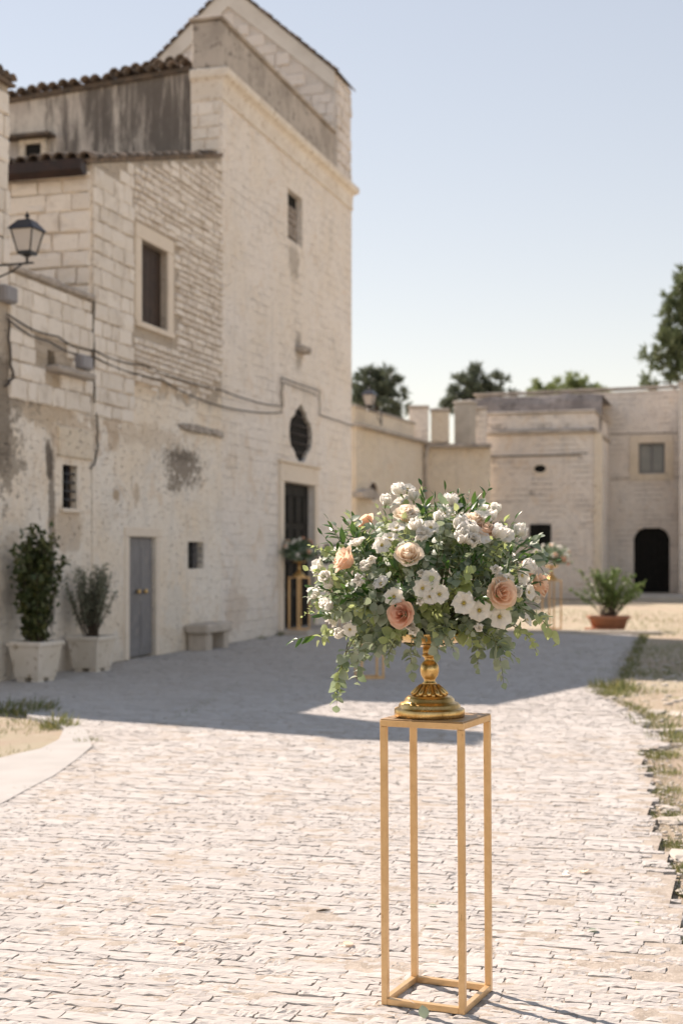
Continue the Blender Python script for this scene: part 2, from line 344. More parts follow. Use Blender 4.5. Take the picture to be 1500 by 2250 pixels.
PAVE = [(-2.3, 3.2), (-2.25, 9.1), (-2.04, 11.6), (-2.45, 12.9), (-3.0, 14.3), (-3.6, 14.75), (-4.75, 15.4), (-4.6, 16.4), (.24, 33.1), (1.2, 33.6), (1.9, 29.2), (5.9, 28.2), (3.55, 18.3), (2.95, 16.2), (2.95, 14.0),
        (2.80, 11.85), (2.42, 11.4), (2.15, 9.8), (1.87, 8.46), (1.68, 7.2), (1.49, 6.2), (1.32, 5.2), (1.15, 3.2)]
pav = empty('pavement', FW(0, 0, 0), FROT); tag(pav, 'pale limestone pavement of narrow stones laid in rows', 'pavement', kind='structure')
def pave_tpl(nx, ny, seed):
    r = random.Random(seed); vs = []; fs = []
    for j in range(ny):
        for i in range(nx):
            a = i / (nx - 1) - .5; b = j / (ny - 1) - .5; e = min(i, nx - 1 - i, j * 1.0, ny - 1 - j)
            edge = i in (0, nx - 1) or j in (0, ny - 1)
            z = .0035 * fbm((a * 3 + seed * 7.1, b * 1.2, seed), 2.2) + .002 * r.uniform(-1, 1)
            if edge: z -= abs(r.gauss(.0005, .0022)) + .0003
            x = a + (r.uniform(-.012, .012) if edge else r.uniform(-.02, .02)); y = b + (fbm((a * 4, seed * 3.3 + j, 1), 2) * .09 if edge else r.uniform(-.05, .05))
            vs.append((x, y, z))
    for j in range(ny - 1):
        for i in range(nx - 1): q = j * nx + i; fs.append((q, q + 1, q + nx + 1, q + nx))
    ring = [i for i in range(nx)] + [j * nx + nx - 1 for j in range(1, ny)] + [(ny - 1) * nx + i for i in range(nx - 2, -1, -1)] + [j * nx for j in range(ny - 2, 0, -1)]
    b0 = len(vs)
    for q in ring: x, y, z = vs[q]; vs.append((x * .97, y * .94, -.05))
    for k in range(len(ring)): l = (k + 1) % len(ring); fs.append((ring[l], ring[k], b0 + k, b0 + l))
    return vs, fs
near_t = [pave_tpl(9, 4, i) for i in range(28)]; far_t = [pave_tpl(5, 3, 100 + i) for i in range(14)]
near_me = []
for t in near_t: m = MB(); m.add(*t); near_me.append(m.mesh('paving_stone', M_pave))
cand = []; farm = [[] for _ in far_t]; midm = [[] for _ in near_t]
u = 3.3
while u < 35:
    k = 1.0 if u < 15 else 1.1
    wu = rnd.uniform(.04, .078) * k; n = -.2 + rnd.uniform(0, .3); drift = rnd.uniform(-.004, .004)
    while n < 15:
        ln = rnd.choice((rnd.uniform(.07, .16), rnd.uniform(.12, .34), rnd.uniform(.14, .26))) * k
        c = FW(u + wu / 2, n + ln / 2)
        px = 750 + FP * c.x / max(c.y, .1)
        if inside(c, PAVE) and inside(FW(u + wu / 2, n + ln * .86), PAVE) and -120 < px < 1620 and c.y > 4.3:
            M = Matrix.Translation((u + wu / 2, -(n + ln / 2), rnd.gauss(0, .0015))) @ Euler((rnd.gauss(0, .014), rnd.gauss(0, .005), math.pi / 2 + rnd.gauss(0, .012))).to_matrix().to_4x4() @ Matrix.Diagonal((ln - .006, wu - .006 + rnd.uniform(0, .006), 1, 1))
            if c.y < 9: cand.append((c.y + abs(px - 750) * .0001 + (2.0 if not (0 < px < 1500 and c.y > 4.72) else 0), M))
            else: farm[rnd.randrange(len(far_t))].append(M)
        n += ln
    u += wu
cand.sort(key=lambda q: q[0])
for i, (_, M) in enumerate(cand):
    if i < 300: link('paving_stone', near_me[i % 28], pav, M)
    else: midm[i % 28].append(M)
o = link('paving_stone_field', join_np('paving_stone_field', None, [(t, m) for t, m in zip(near_t, midm)] + [(t, m) for t, m in zip(far_t, farm)], M_pave, False), pav); o['kind'] = 'stuff'
# joint fill: an uneven sandy bed just below the stone tops
mb = MB(); NX, NY = 150, 330; vv = []
for j in range(NY):
    uu = 3.3 + 12.0 * (j / (NY - 1))
    for i in range(NX):
        nn = 3.6 + 9.6 * i / (NX - 1); c = FW(uu, nn)
        vv.append((uu, -nn, -.0045 + .006 * fbm((c.x, c.y, 3), 3.0) + .005 * fbm((c.x, c.y, 9), 11)))
ff = []
for j in range(NY - 1):
    for i in range(NX - 1):
        a, b, _ = vv[j * NX + i]
        if inside(FW(a, -b + .06), PAVE) and inside(FW(a, -b), PAVE): ff.append((j * NX + i, (j + 1) * NX + i, (j + 1) * NX + i + 1, j * NX + i + 1))
mb.add(vv, ff, True); mb.build('joint_fill', M_bed, pav)
mb = MB(); mb.add([tuple(FW(0, 0).xy) + (0,)] * 0, []); pts = [p for p in PAVE if p[1] > 12.8]; pl = []
for p in pts: d = Vector((p[0], p[1], 0)) - P0; pl.append((d.dot(UA), -d.dot(NA)))
mb.prism(pl, -.06, -.016); mb.build('pavement_bed', M_bed, pav)

# curved concrete path at the left edge
cp = [(0, 1768), (60, 1735), (120, 1704), (170, 1668), (203, 1640), (190, 1608), (165, 1585), (120, 1568), (60, 1560)]; ci = [(60, 1572), (105, 1585), (142, 1600), (130, 1625), (90, 1645), (45, 1655), (0, 1666)]
out = [GP(*p).xy for p in cp]; inn = [GP(*p).xy for p in ci]
left_o = [(-3.6, 7.6)]; poly = left_o + [tuple(p) for p in out] + [tuple(p) for p in inn] + [(-3.5, 10.6), (-5.2, 9.6)]
mb = MB(); mb.prism(poly, -.06, .003)
o = mb.build('path', M_concrete); tag(o, 'smooth pale concrete path curving in from the left edge', 'path', kind='structure')
# thin pale kerb closing the far end of the pavement
mb = MB(); mb.rbox(0, 4.6, -.11, .11, -.05, .05, .02); o = mb.build('kerb', M_kerb); o.location = (1.85, 29.15, 0); o.rotation_euler = (0, 0, math.atan2(-.55, 4.2))
tag(o, 'pale stone kerb at the far end of the pavement', 'kerb', kind='structure')
mb = MB(); mb.prism([(9.4, 50.2), (17, 47.9), (18, 55.0), (9.8, 56.8)], -.06, .10)
o = mb.build('doorstep_pavement', M_kerb); tag(o, 'stone apron in front of the arched door', 'pavement', kind='structure')

# ------------------------------------------------------------------ masonry helpers (local x = along the facade, y = into the house)
def Hpx(xa, xb, yt, yb): return (U(xa), U(xb), Zf(xa, yb), Zf(xa, yt))
def shell(mb, u0, u1, W, z0, zt, holes, ub, n0=0.0, rev=.4):
    us = sorted({u0, u1, *[h[0] for h in holes], *[h[1] for h in holes]}); zs = sorted({z0, *[h[2] for h in holes], *[h[3] for h in holes]})
    P = lambda u, n, z: (u - ub, -n, z)
    for i in range(len(us) - 1):
        a, b = us[i], us[i + 1]
        for j in range(len(zs)):
            last = j == len(zs) - 1; c0 = zs[j]; ca = zt(a) if last else zs[j + 1]; cb = zt(b) if last else zs[j + 1]
            mid = ((a + b) / 2, (c0 + (ca + cb) / 2) / 2)
            if any(h[0] <= mid[0] <= h[1] and h[2] <= mid[1] <= h[3] for h in holes): continue
            mb.quad(P(a, n0, c0), P(b, n0, c0), P(b, n0, cb), P(a, n0, ca))
    for (a, b, c0, c1) in holes:
        n1 = n0 - rev
        mb.quad(P(a, n0, c0), P(a, n0, c1), P(a, n1, c1), P(a, n1, c0)); mb.quad(P(b, n0, c0), P(b, n1, c0), P(b, n1, c1), P(b, n0, c1))
        mb.quad(P(a, n0, c1), P(b, n0, c1), P(b, n1, c1), P(a, n1, c1)); mb.quad(P(a, n0, c0), P(a, n1, c0), P(b, n1, c0), P(b, n0, c0))
    n1 = n0 - W
    mb.quad(P(u0, n0, z0), P(u0, n0, zt(u0)), P(u0, n1, zt(u0)), P(u0, n1, z0)); mb.quad(P(u1, n0, z0), P(u1, n1, z0), P(u1, n1, zt(u1)), P(u1, n0, zt(u1)))
    mb.quad(P(u0, n1, z0), P(u0, n1, zt(u0)), P(u1, n1, zt(u1)), P(u1, n1, z0)); mb.quad(P(u0, n0, zt(u0)), P(u1, n0, zt(u1)), P(u1, n1, zt(u1)), P(u0, n1, zt(u0)))
    return mb
class Bld:
    def __init__(s, name, u0, label, cat='building', group=None): s.u0 = u0; s.e = empty(name, FW(u0, 0, 0), FROT); tag(s.e, label, cat, group)
    def box(s, name, mat, u0, u1, n0, n1, z0, z1, parent=None, ch=0.0):
        mb = MB(); a = (u0 - s.u0, u1 - s.u0, -n1, -n0, z0, z1)
        (mb.rbox(*a, ch) if ch else mb.box(*a)); return mb.build(name, mat, parent or s.e)
stone_t = []
for k in range(10):
    r = random.Random(500 + k); vs = []
    for (dep, ins) in ((0.0, 0.0), (.55, .0), (1.0, .045)):
        for (sx, sz) in ((-1, -1), (0, -1), (1, -1), (1, 0), (1, 1), (0, 1), (-1, 1), (-1, 0)):
            j = .035 if dep else 0
            vs.append((sx * (.5 - ins) + r.uniform(-j, j), -dep * (1 + (r.uniform(-.3, .2) if dep == 1 else 0)), sz * (.5 - ins * 1.6) + r.uniform(-j, j) * 1.5))
    vs.append((r.uniform(-.1, .1), -1.15, r.uniform(-.1, .1)))
    fs = []
    for q in range(2):
        for i in range(8): j = (i + 1) % 8; fs.append((q * 8 + i, q * 8 + j, q * 8 + 8 + j, q * 8 + 8 + i))
    for i in range(8): fs.append((16 + i, 16 + (i + 1) % 8, 24))
    stone_t.append((vs, fs))
def stone_meshes(mat):
    out = []
    for t in stone_t: m = MB(); m.add(*t); out.append(m.mesh('stone', mat))
    return out
SM_block, SM_gable, SM_rubble = stone_meshes(M_block), stone_meshes(M_gable), stone_meshes(M_rubble)
def courses(a0, a1, z0, z1, rh, ln, skip=None, seed=1):
    r = random.Random(seed); z = z0; out = []
    while z < z1 - rh[0] * .4:
        h = min(r.uniform(*rh), z1 - z); a = a0 - r.uniform(0, ln[0])
        while a < a1:
            l = r.uniform(*ln); b0, b1 = max(a, a0), min(a + l, a1)
            if b1 - b0 > ln[0] * .35:
                c = ((b0 + b1) / 2, z + h / 2)
                if not (skip and skip(b0, b1, z, z + h)): out.append((c[0], c[1], b1 - b0, h))
            a += l
        z += h
    return out
def lay(parent, lst, sms, place, gap=.018, dep=.035, maxn=300, seed=3, tpl_mat=None, name='stone'):
    """place(a, z) -> Matrix of the stone seat; first maxn become parts, the rest one stuff part"""
    r = random.Random(seed); rest = [[] for _ in stone_t]
    for i, (a, z, l, h) in enumerate(lst):
        M = place(a, z) @ Euler((0, r.gauss(0, .012), 0)).to_matrix().to_4x4() @ Matrix.Diagonal((l - gap * r.uniform(.6, 1.4), dep * r.uniform(.5, 1.3), h - gap * r.uniform(.6, 1.4), 1))
        if i < maxn: link(name, sms[i % 10], parent, M)
        else: rest[i % 10].append(M)
    if any(rest):
        o = link(name + '_field', join_np(name + '_field', None, list(zip(stone_t, rest)), tpl_mat), parent); o['kind'] = 'stuff'
def front(b, n=0.0): return lambda a, z: Matrix.Translation((a - b.u0, -n, z))
def side(b, u): return lambda a, z: Matrix.Translation((u - b.u0, a, z)) @ Matrix.Rotation(-math.pi / 2, 4, 'Z')   # a = depth behind the facade (positive inwards)
def hits(holes, pad=.0):
    return lambda a0, a1, z0, z1: any(a1 > h[0] - pad and a0 < h[1] + pad and z1 > h[2] - pad and z0 < h[3] + pad for h in holes)
# half-round roof tile, axis along local x
tv = []; tf = []
for i, (x, r0) in enumerate(((0, .105), (.36, .085))):
    for ri, rr in ((0, 1.0), (1, .84)):
        for k in range(7): a = math.pi * k / 6; tv.append((x, r0 * rr * math.cos(a), r0 * rr * math.sin(a)))
for k in range(6):
    tf += [(k, k + 1, 15 + k, 14 + k), (7 + k, 21 + k, 22 + k, 8 + k), (k, 7 + k, 8 + k, k + 1), (14 + k, 15 + k, 22 + k, 21 + k)]
mt = MB(); mt.add(tv, tf, True); TILE = mt.mesh('tile', M_tile)
def bars(b, hole, n, nv, nh, parent, r=.011):
    a, c, z0, z1 = hole
    for i in range(nv):
        uu = a + (c - a) * (i + 1) / (nv + 1); m = MB(); m.tube([(uu - b.u0, -n, z0), (uu - b.u0, -n, z1)], r, 6); m.build('bar', M_iron, parent)
    for i in range(nh):
        zz = z0 + (z1 - z0) * (i + 1) / (nh + 1); m = MB(); m.tube([(a - b.u0, -n - .012, zz), (c - b.u0, -n - .012, zz)], r, 6); m.build('bar', M_iron, parent)
def surround(b, hole, wd, mat, parent, proud=.03, sill=True, wl=None):
    a, c, z0, z1 = hole; wl = wl or wd
    b.box('jamb', mat, a - wd, a - .002, -.1, proud, z0 if sill else 0.0, z1, parent, .008); b.box('jamb', mat, c + .002, c + wd, -.1, proud, z0 if sill else 0.0, z1, parent, .008)
    b.box('lintel', mat, a - wd, c + wd, -.1, proud + .004, z1 + .002, z1 + wl, parent, .008)
    if sill: b.box('sill', mat, a - wd, c + wd, -.1, proud + .03, z0 - .09, z0 - .002, parent, .01)

# ------------------------------------------------------------------ tall house at the left edge
LH0, LH1 = 16.0, U(18)
lh = Bld('stone_house', LH0, 'tall pale stone tower wall with tiled eave cut off by the left edge, its unseen side shaped for the shadow')
L = LH1 - LH0; mb = MB(); mb.prism([(0, 0), (L, 0), (L, 7.45), (17.86 - LH0, 7.45), (16.66 - LH0, 2.85)], 0, 1.0, 'y'); mb.build('wall', M_plaster, lh.e)  # unseen near edge slanted and wall kept thin to fit the ground shadow
lay(lh.e, courses(17.92, LH1, 4.9, 7.42, (.26, .34), (.35, .6), seed=5), SM_block, front(lh), maxn=60)
rf = MB(); rf.box(17.8 - LH0, L + .06, -.08, 1.1, 7.452, 7.49); roof = rf.build('roof', M_tile, lh.e)
for a in np.arange(17.85, LH1 + .06, .165): link('tile', TILE, roof, Matrix.Translation((a - LH0, -.14, 7.50 + rnd.uniform(-.01, .015))) @ Matrix.Rotation(math.pi / 2, 4, 'Z') @ Matrix.Diagonal((1, .75, .7, 1)))

# ------------------------------------------------------------------ low terrace building with the barred window
AX0, AX1 = U(18) + .002, U(201)
ax = Bld('terrace_building', AX0, 'low cream building with peeling plaster, stone parapet and narrow barred window')
hw = Hpx(138, 170, 1020, 1116); hn = Hpx(105, 121, 768, 815)
mb = shell(MB(), AX0, AX1, 6.0, 0, lambda u: 5.16, [hw, hn], AX0, rev=.2); mb.build('wall', M_plaster, ax.e)
lay(ax.e, courses(AX0, AX1, 3.55, 5.14, (.19, .29), (.24, .5), hits([hn], .05), seed=6), SM_block, front(ax), maxn=150)
mb = MB(); r = random.Random(4)
for a in np.arange(0, AX1 - AX0 - .05, .34): mb.rbox(a, min(a + .33, AX1 - AX0), -.07 + r.uniform(-.02, .02), .4, 5.162, 5.23 + r.uniform(0, .05), .02)
mb.build('parapet_coping', M_parapet, ax.e)
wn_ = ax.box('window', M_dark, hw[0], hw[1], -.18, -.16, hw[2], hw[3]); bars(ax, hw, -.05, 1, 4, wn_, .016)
ax.box('frame', M_brownwood, hw[0], hw[0] + .05, -.155, -.10, hw[2], hw[3], wn_); ax.box('frame', M_brownwood, hw[1] - .05, hw[1] - .002, -.155, -.10, hw[2], hw[3], wn_)
ax.box('sill', M_trim, hw[0] - .06, hw[1] + .06, -.3, .05, hw[2] - .06, hw[2] - .002, wn_, .01)
ax.box('lintel', M_cream, hw[0] - .15, hw[1] + .45, -.05, .035, hw[3] + .1, hw[3] + .52, wn_, .02)
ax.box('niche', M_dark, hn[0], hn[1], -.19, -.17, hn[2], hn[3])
z = Zf(140, 826); ax.box('ledge', M_parapet, U(100), U(184), -.02, .20, z, z + .085, None, .02)
# ------------------------------------------------------------------ house with the grey door
HS0, HS1 = U(203), U(487) - .002
hs = Bld('stone_house', HS0, 'two storey house of rough stone with brown upper shutter and grey door')
sl_ = (8.66 - 7.21) / (HS1 - HS0); zt = lambda u: 7.12 + sl_ * (u - HS0)
h1, h2, h3 = Hpx(308, 366, 525, 707), Hpx(283, 341, 1179, 1452), Hpx(413, 448, 1190, 1250); h2 = (h2[0], h2[1], 0.0, h2[3])
mb = shell(MB(), HS0, HS1, 6.0, 0, zt, [h1, h2, h3], HS0, rev=.16); mb.build('wall', M_plaster, hs.e)
skp = hits([h1], .215)
big = courses(HS0 + .004, U(292), 3.55, 8.2, (.18, .27), (.24, .5), lambda a0, a1, z0, z1: skp(a0, a1, z0, z1) or z1 > zt(a0) + .02, 21)
lay(hs.e, big, SM_block, front(hs), maxn=150)
lay(hs.e, [q for q in courses(.02, 5.5, 5.1, 7.02, (.2, .31), (.28, .66), None, 23)], SM_block, side(hs, HS0), gap=.022, dep=.05, maxn=110)
hole_sk = lambda a0, a1, z0, z1: skp(a0, a1, z0, z1) or z1 > zt((a0 + a1) / 2) - .03 or fbm(((a0 + a1) / 2, z0, 0), .45) + (z0 - 4.4) * .5 < -.25 or (a0 < U(292) + .02 )
rub = courses(U(292) + .02, HS1, 3.3, 8.6, (.085, .14), (.14, .42), hole_sk, 25)
rub.sort(key=lambda q: q[2] * q[3], reverse=True)
lay(hs.e, rub, SM_rubble, front(hs), gap=.022, dep=.045, maxn=150, tpl_mat=M_rubble, name='rubble_stone')
sh = MB(); wd = (h1[1] - h1[0])
for i in range(5): sh.rbox(h1[0] - HS0 + wd * i / 5 + .003, h1[0] - HS0 + wd * (i + 1) / 5 - .003, .10, .14, h1[2] + .01, h1[3] - .01, .006)
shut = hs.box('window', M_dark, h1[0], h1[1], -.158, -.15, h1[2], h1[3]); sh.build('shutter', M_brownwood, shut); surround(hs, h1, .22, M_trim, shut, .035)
dr = hs.box('door', M_greydoor, h2[0], h2[1], -.158, -.15, .0, h2[3])
mid = (h2[0] + h2[1]) / 2
for a, c in ((h2[0] + .012, mid - .003), (mid + .003, h2[1] - .012)):
    lf = hs.box('door_leaf', M_greydoor, a, c, -.10, -.05, .03, h2[3] - .012, dr, .006)
    [hs.box('panel', M_greydoor, a + .05, c - .05, -.052, -.042, z_, z_ + .72, dr, .004) for z_ in (.14, .98)]
zk = Zf(305, 1300)
for kx in (mid - .13, mid + .13):
    m = MB(); m.lathe([(.014, 0), (.014, .03), (.034, .035), (.04, .055), (.03, .075), (.004, .08)], 14, Matrix.Translation((kx - HS0, .05, zk)) @ Matrix.Rotation(math.pi / 2, 4, 'X')); m.build('door_knob', M_goldleaf, dr)
surround(hs, h2, .16, M_trim, dr, .02, sill=False, wl=.14)
w3 = hs.box('window', M_dark, h3[0], h3[1], -.158, -.145, h3[2], h3[3]); bars(hs, h3, -.05, 2, 3, w3, .011); hs.box('shutter', M_greydoor, h3[1] - .17, h3[1] - .03, -.14, -.11, h3[2], h3[3], w3)
mb = MB(); r = random.Random(9)
for a in np.arange(U(395), HS1 - .1, .21): mb.rbox(a - HS0, a - HS0 + .2, -.03 - r.uniform(.02, .09), .05, Zf(440, 948) - .02 + r.uniform(-.03, .01), Zf(440, 948) + .06 + r.uniform(-.02, .03), .015)
mb.build('broken_string_course', M_parapet, hs.e)
# lean-to roof with its brown gutter
mb = MB(); ZR = lambda a: 7.13 + sl_ * a
L = HS1 - HS0
mb.add([(-.12, -.03, ZR(-.12)), (L, -.03, ZR(L)), (L, 6, ZR(L)), (-.12, 6, ZR(-.12)), (-.12, -.03, ZR(-.12) + .07), (L, -.03, ZR(L) + .07), (L, 6, ZR(L) + .07), (-.12, 6, ZR(-.12) + .07)],
       [(0, 3, 2, 1), (4, 5, 6, 7), (0, 1, 5, 4), (1, 2, 6, 5), (2, 3, 7, 6), (3, 0, 4, 7)])
hr = mb.build('roof', M_tile, hs.e)
rot = Matrix.Rotation(-math.atan(sl_), 4, 'Y')
for a in np.arange(.02, 5.6, .2): link('tile', TILE, hr, Matrix.Translation((-.2, a, ZR(-.2) + .075 + rnd.uniform(-.01, .012))) @ rot)
for a in np.arange(.1, L - .4, .33): link('tile', TILE, hr, Matrix.Translation((a, -.0, ZR(a) + .055 + rnd.uniform(-.012, .012))) @ rot @ Matrix.Diagonal((1, .8, .7, 1)))
mb = MB(); mb.prism([(-.30, 6.98), (-.30, 7.12), (-.12, 7.12), (-.12, 6.93), (-.2, 6.9)], 0.03, 5.8, 'y'); mb.build('gutter', M_gutter, hs.e)
# ------------------------------------------------------------------ church
CH0, CH1 = U(487), U(772)
ch = Bld('church', CH0, 'tall plain church front with heavy cornice, dark door and stone gable behind', 'church')
d1 = Hpx(620, 688, 1057, 1394); d1 = (d1[0], d1[1], .0, d1[3]); n1 = Hpx(632, 664, 412, 522); q1 = Hpx(626, 694, 868, 1024)
mb = shell(MB(), CH0, CH1, .58, 0, lambda u: 9.6, [d1, n1, q1], CH0, rev=.36); mb.build('wall', M_church, ch.e)
W0 = CH0 + .16
mb = MB(); a0, a1 = .16, CH1 - CH0
mb.add([(a0, .581, 0), (a1, .581, 0), (a1, 8, 0), (a0, 8, 0), (a0, .581, 10.22), (a1, .581, 10.22), (a1, 8, 9.70), (a0, 8, 9.70)], [(0, 3, 2, 1), (4, 5, 6, 7), (0, 1, 5, 4), (1, 2, 6, 5), (2, 3, 7, 6), (3, 0, 4, 7)])
mb.build('side_wall', M_weather, ch.e)
# cornice: stepped profile along the front and round the near corner
prof = [(0.0, 9.601), (.03, 9.601), (.035, 9.66), (.02, 9.68), (.03, 9.92), (.06, 9.96), (.13, 10.0), (.15, 10.04), (.15, 10.13), (.05, 10.17), (0.0, 10.17)]
mb = MB(); vs = []
for (p, z) in prof: vs.append((-p * .5, .58, z))
for (p, z) in prof: vs.append((-p * .5, -p, z))
for (p, z) in prof: vs.append((CH1 - CH0 + p, -p, z))
for (p, z) in prof: vs.append((CH1 - CH0 + p, .58, z))
k = len(prof); fs = []
for s_ in range(3):
    for i in range(k): j = (i + 1) % k; fs.append((s_ * k + i, s_ * k + j, (s_ + 1) * k + j, (s_ + 1) * k + i))
fs += [tuple(range(k)), tuple(reversed(range(3 * k, 4 * k)))]
mb.add(vs, fs); mb.build('cornice', M_cornice, ch.e)
ch.box('core', M_church, CH0 + .01, CH1 - .01, -.57, -.01, 9.6, 10.18)
GU = U(738)
ch.box('parapet', M_parapet, CH0 + .02, GU - .01, -.58, -.03, 10.185, 11.02, None, .03)
ch.box('parapet_coping', M_parapet, CH0 - .04, GU - .012, -.62, .03, 11.022, 11.09, None, .02)
lay(ch.e, courses(.03, .57, 8.5, 9.58, (.2, .27), (.25, .5), None, 31), SM_block, side(ch, CH0), dep=.03, maxn=30)
# tiles along the verge of the side roof
rf = MB(); rf.add([(.1, .6, 10.20), (a1, .6, 10.20), (a1, 8, 9.69), (.1, 8, 9.69), (.1, .6, 10.29), (a1, .6, 10.29), (a1, 8, 9.77), (.1, 8, 9.77)], [(0, 3, 2, 1), (4, 5, 6, 7), (0, 1, 5, 4), (1, 2, 6, 5), (2, 3, 7, 6), (3, 0, 4, 7)])
cr = rf.build('roof', M_tile, ch.e)
for i, a in enumerate(np.arange(.7, 6.5, .215)):
    link('tile', TILE, cr, Matrix.Translation((-.02 + rnd.uniform(-.03, .03), a + rnd.uniform(-.02, .02), 10.30 - .07 * (a - .6) + rnd.uniform(-.02, .02))))
    if a < 2.1: link('tile', TILE, cr, Matrix.Translation((.04 + rnd.uniform(-.03, .03), a + .1, 10.37 - .07 * (a - .6) + rnd.uniform(-.02, .03))))
# small hatch window in the weathered wall
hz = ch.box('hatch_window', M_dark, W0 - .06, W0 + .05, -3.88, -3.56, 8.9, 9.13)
for (na, nb, za, zb) in ((-4.0, -3.88, 8.82, 9.22), (-3.56, -3.44, 8.82, 9.22), (-3.88, -3.56, 9.13, 9.22), (-3.88, -3.56, 8.80, 8.9)): ch.box('frame', M_cream, W0 - .11, W0 + .04, na, nb, za, zb, hz, .01)
ch.box('hood', M_tile, W0 - .28, W0, -4.25, -3.3, 9.23, 9.29, hz, .01)
# door
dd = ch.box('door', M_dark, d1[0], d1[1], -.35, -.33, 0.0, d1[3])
m1 = (d1[0] + d1[1]) / 2
for a, c in ((d1[0] + .02, m1 - .005), (m1 + .005, d1[1] - .02)):
    lf = ch.box('door_leaf', M_doorwood, a, c, -.16, -.11, .03, d1[3] - .02, dd)
    for r_ in range(4):
        z0 = .18 + r_ * (d1[3] - .3) / 4
        for q in range(2):
            ww = (c - a) / 2; ch.box('panel', M_doorwood, a + q * ww + .07, a + (q + 1) * ww - .07, -.112, -.09, z0, z0 + (d1[3] - .3) / 4 - .14, dd, .02)
surround(ch, d1, .24, M_trim, dd, .05, sill=False, wl=.36)
ch.box('lintel_cap', M_trim, d1[0] - .30, d1[1] + .30, -.05, .10, d1[3] + .364, d1[3] + .44, dd, .02)
ch.box('doorstep', M_bench, d1[0] - .3, d1[1] + .3, -.1, .62, -.02, .09, dd, .015)
# niche window
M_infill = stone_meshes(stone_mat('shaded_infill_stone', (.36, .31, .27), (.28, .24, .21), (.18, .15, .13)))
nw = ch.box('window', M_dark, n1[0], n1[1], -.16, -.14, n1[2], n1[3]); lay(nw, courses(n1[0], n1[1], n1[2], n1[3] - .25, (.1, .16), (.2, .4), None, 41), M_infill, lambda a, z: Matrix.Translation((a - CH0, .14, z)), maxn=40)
# cartouche window: shaped opening in a plate, with iron bars
def cart(t):       # half width for height t in -1..1
    t = abs(t)
    if t < .50: return .86 * math.cos(t / .50 * .62) + .06
    if t < .56: return .62
    if t < .80: return .40 * math.cos((t - .56) / .24 * .9) + .10
    return .26 * max(0, 1 - (t - .80) / .20) ** .6
uc, zc = (q1[0] + q1[1]) / 2, (q1[2] + q1[3]) / 2; hw_, hh_ = (q1[1] - q1[0]) / 2, (q1[3] - q1[2]) / 2
right = [(cart(t) * hw_ * .80, t * hh_ * .90) for t in np.linspace(-1, 1, 45)]
vs = []; fs = []
for sgn in (1, -1):
    b0 = len(vs)
    for (x, z) in right: vs += [(uc - CH0 + sgn * hw_, .0, zc + z), (uc - CH0 + sgn * x, .0, zc + z), (uc - CH0 + sgn * x, .088, zc + z)]
    for i in range(len(right) - 1):
        a = b0 + 3 * i
        fs += [(a, a + 3, a + 4, a + 1), (a + 1, a + 4, a + 5, a + 2)]
mb = MB(); mb.add(vs, fs); x0, x1 = q1[0] - CH0, q1[1] - CH0
mb.quad((x0, 0, zc + hh_ * .9), (x1, 0, zc + hh_ * .9), (x1, 0, q1[3]), (x0, 0, q1[3])); mb.quad((x0, 0, q1[2]), (x1, 0, q1[2]), (x1, 0, zc - hh_ * .9), (x0, 0, zc - hh_ * .9))
cw = ch.box('window', M_dark, q1[0], q1[1], -.115, -.09, q1[2], q1[3]); mb.build('window_surround', M_church, cw)
for i in range(5): z = zc + (i - 2) * hh_ * .26; m = MB(); x = cart((z - zc) / (hh_ * .9)) * hw_ * .8; m.tube([(uc - CH0 - x, .03, z), (uc - CH0 + x, .03, z)], .014, 6); m.build('bar', M_cable, cw)
# bracket
z = Zf(655, 775); b = ch.box('bracket', M_parapet, U(650), U(667), -.02, .18, z, z + .14, None, .03); 
# gable wall rising at the far end, with roof and arched opening
gt = CH1 - .05 - GU; x0 = GU - CH0; x1 = x0 + gt; AP, EV, HWD = 14.62, 12.42, 2.55
mb = MB(); mb.prism([(.02, 9.7), (2 * HWD, 9.7), (2 * HWD, EV), (HWD, AP), (.02, EV)], x0, x1, 'x'); mb.build('gable_wall', M_gablebed, ch.e)
ln_ = math.hypot(HWD, AP - EV); nz = (HWD / ln_, (AP - EV) / ln_); bw = .42
for sgn in (0, 1):
    f = (lambda y: 2 * HWD - y) if sgn else (lambda y: y)
    mb = MB(); mb.prism([(f(.02), EV), (f(HWD), AP), (f(HWD), AP - bw * 1.15), (f(.02), EV - bw * .95)], x0 - .06, x0 - .001, 'x'); mb.build('raking_band', M_band, ch.e)
def gsk(a0, a1, z0, z1):
    am = (a0 + a1) / 2; top = EV + (AP - EV) * (1 - abs(am - HWD) / HWD) - bw * 1.02
    return z1 > top + .02 or math.hypot(am - 1.55, (z0 + z1) / 2 - 12.0) < .5
lay(ch.e, courses(.04, 4.9, 10.6, 14.2, (.2, .3), (.28, .6), gsk, 43), SM_gable, side(ch, GU), gap=.016, dep=.04, maxn=160)
lay(ch.e, courses(GU + .02, CH1 - .07, 10.2, EV - .05, (.2, .3), (.28, .5), None, 44), SM_gable, front(ch, -.02), gap=.03, dep=.05, maxn=40)
vr = MB(); cy, cz = 1.55, 12.0
ch_arch = MB(); pts = [(cy - .34, 11.4), (cy + .34, 11.4)] + [(cy + .34 * math.cos(a), cz + .34 * math.sin(a)) for a in np.linspace(0, math.pi, 13)]
ch_arch.prism(pts, x0 - .02, x0 + .01, 'x'); ao = ch_arch.build('arched_opening', M_brownwood, ch.e)  # flat plate, the recess's shade put into its dark colour
for a in np.linspace(.05, math.pi - .05, 11):
    m = MB(); m.rbox(-.07, .07, -.025, .025, .36, .60, .012); link('voussoir', m.mesh('voussoir', M_gable), ao, Matrix.Translation((x0 - .03, cy, cz)) @ Matrix.Rotation(-(a - math.pi / 2), 4, 'X') @ Matrix.Rotation(math.pi / 2, 4, 'Z'))
ro = None
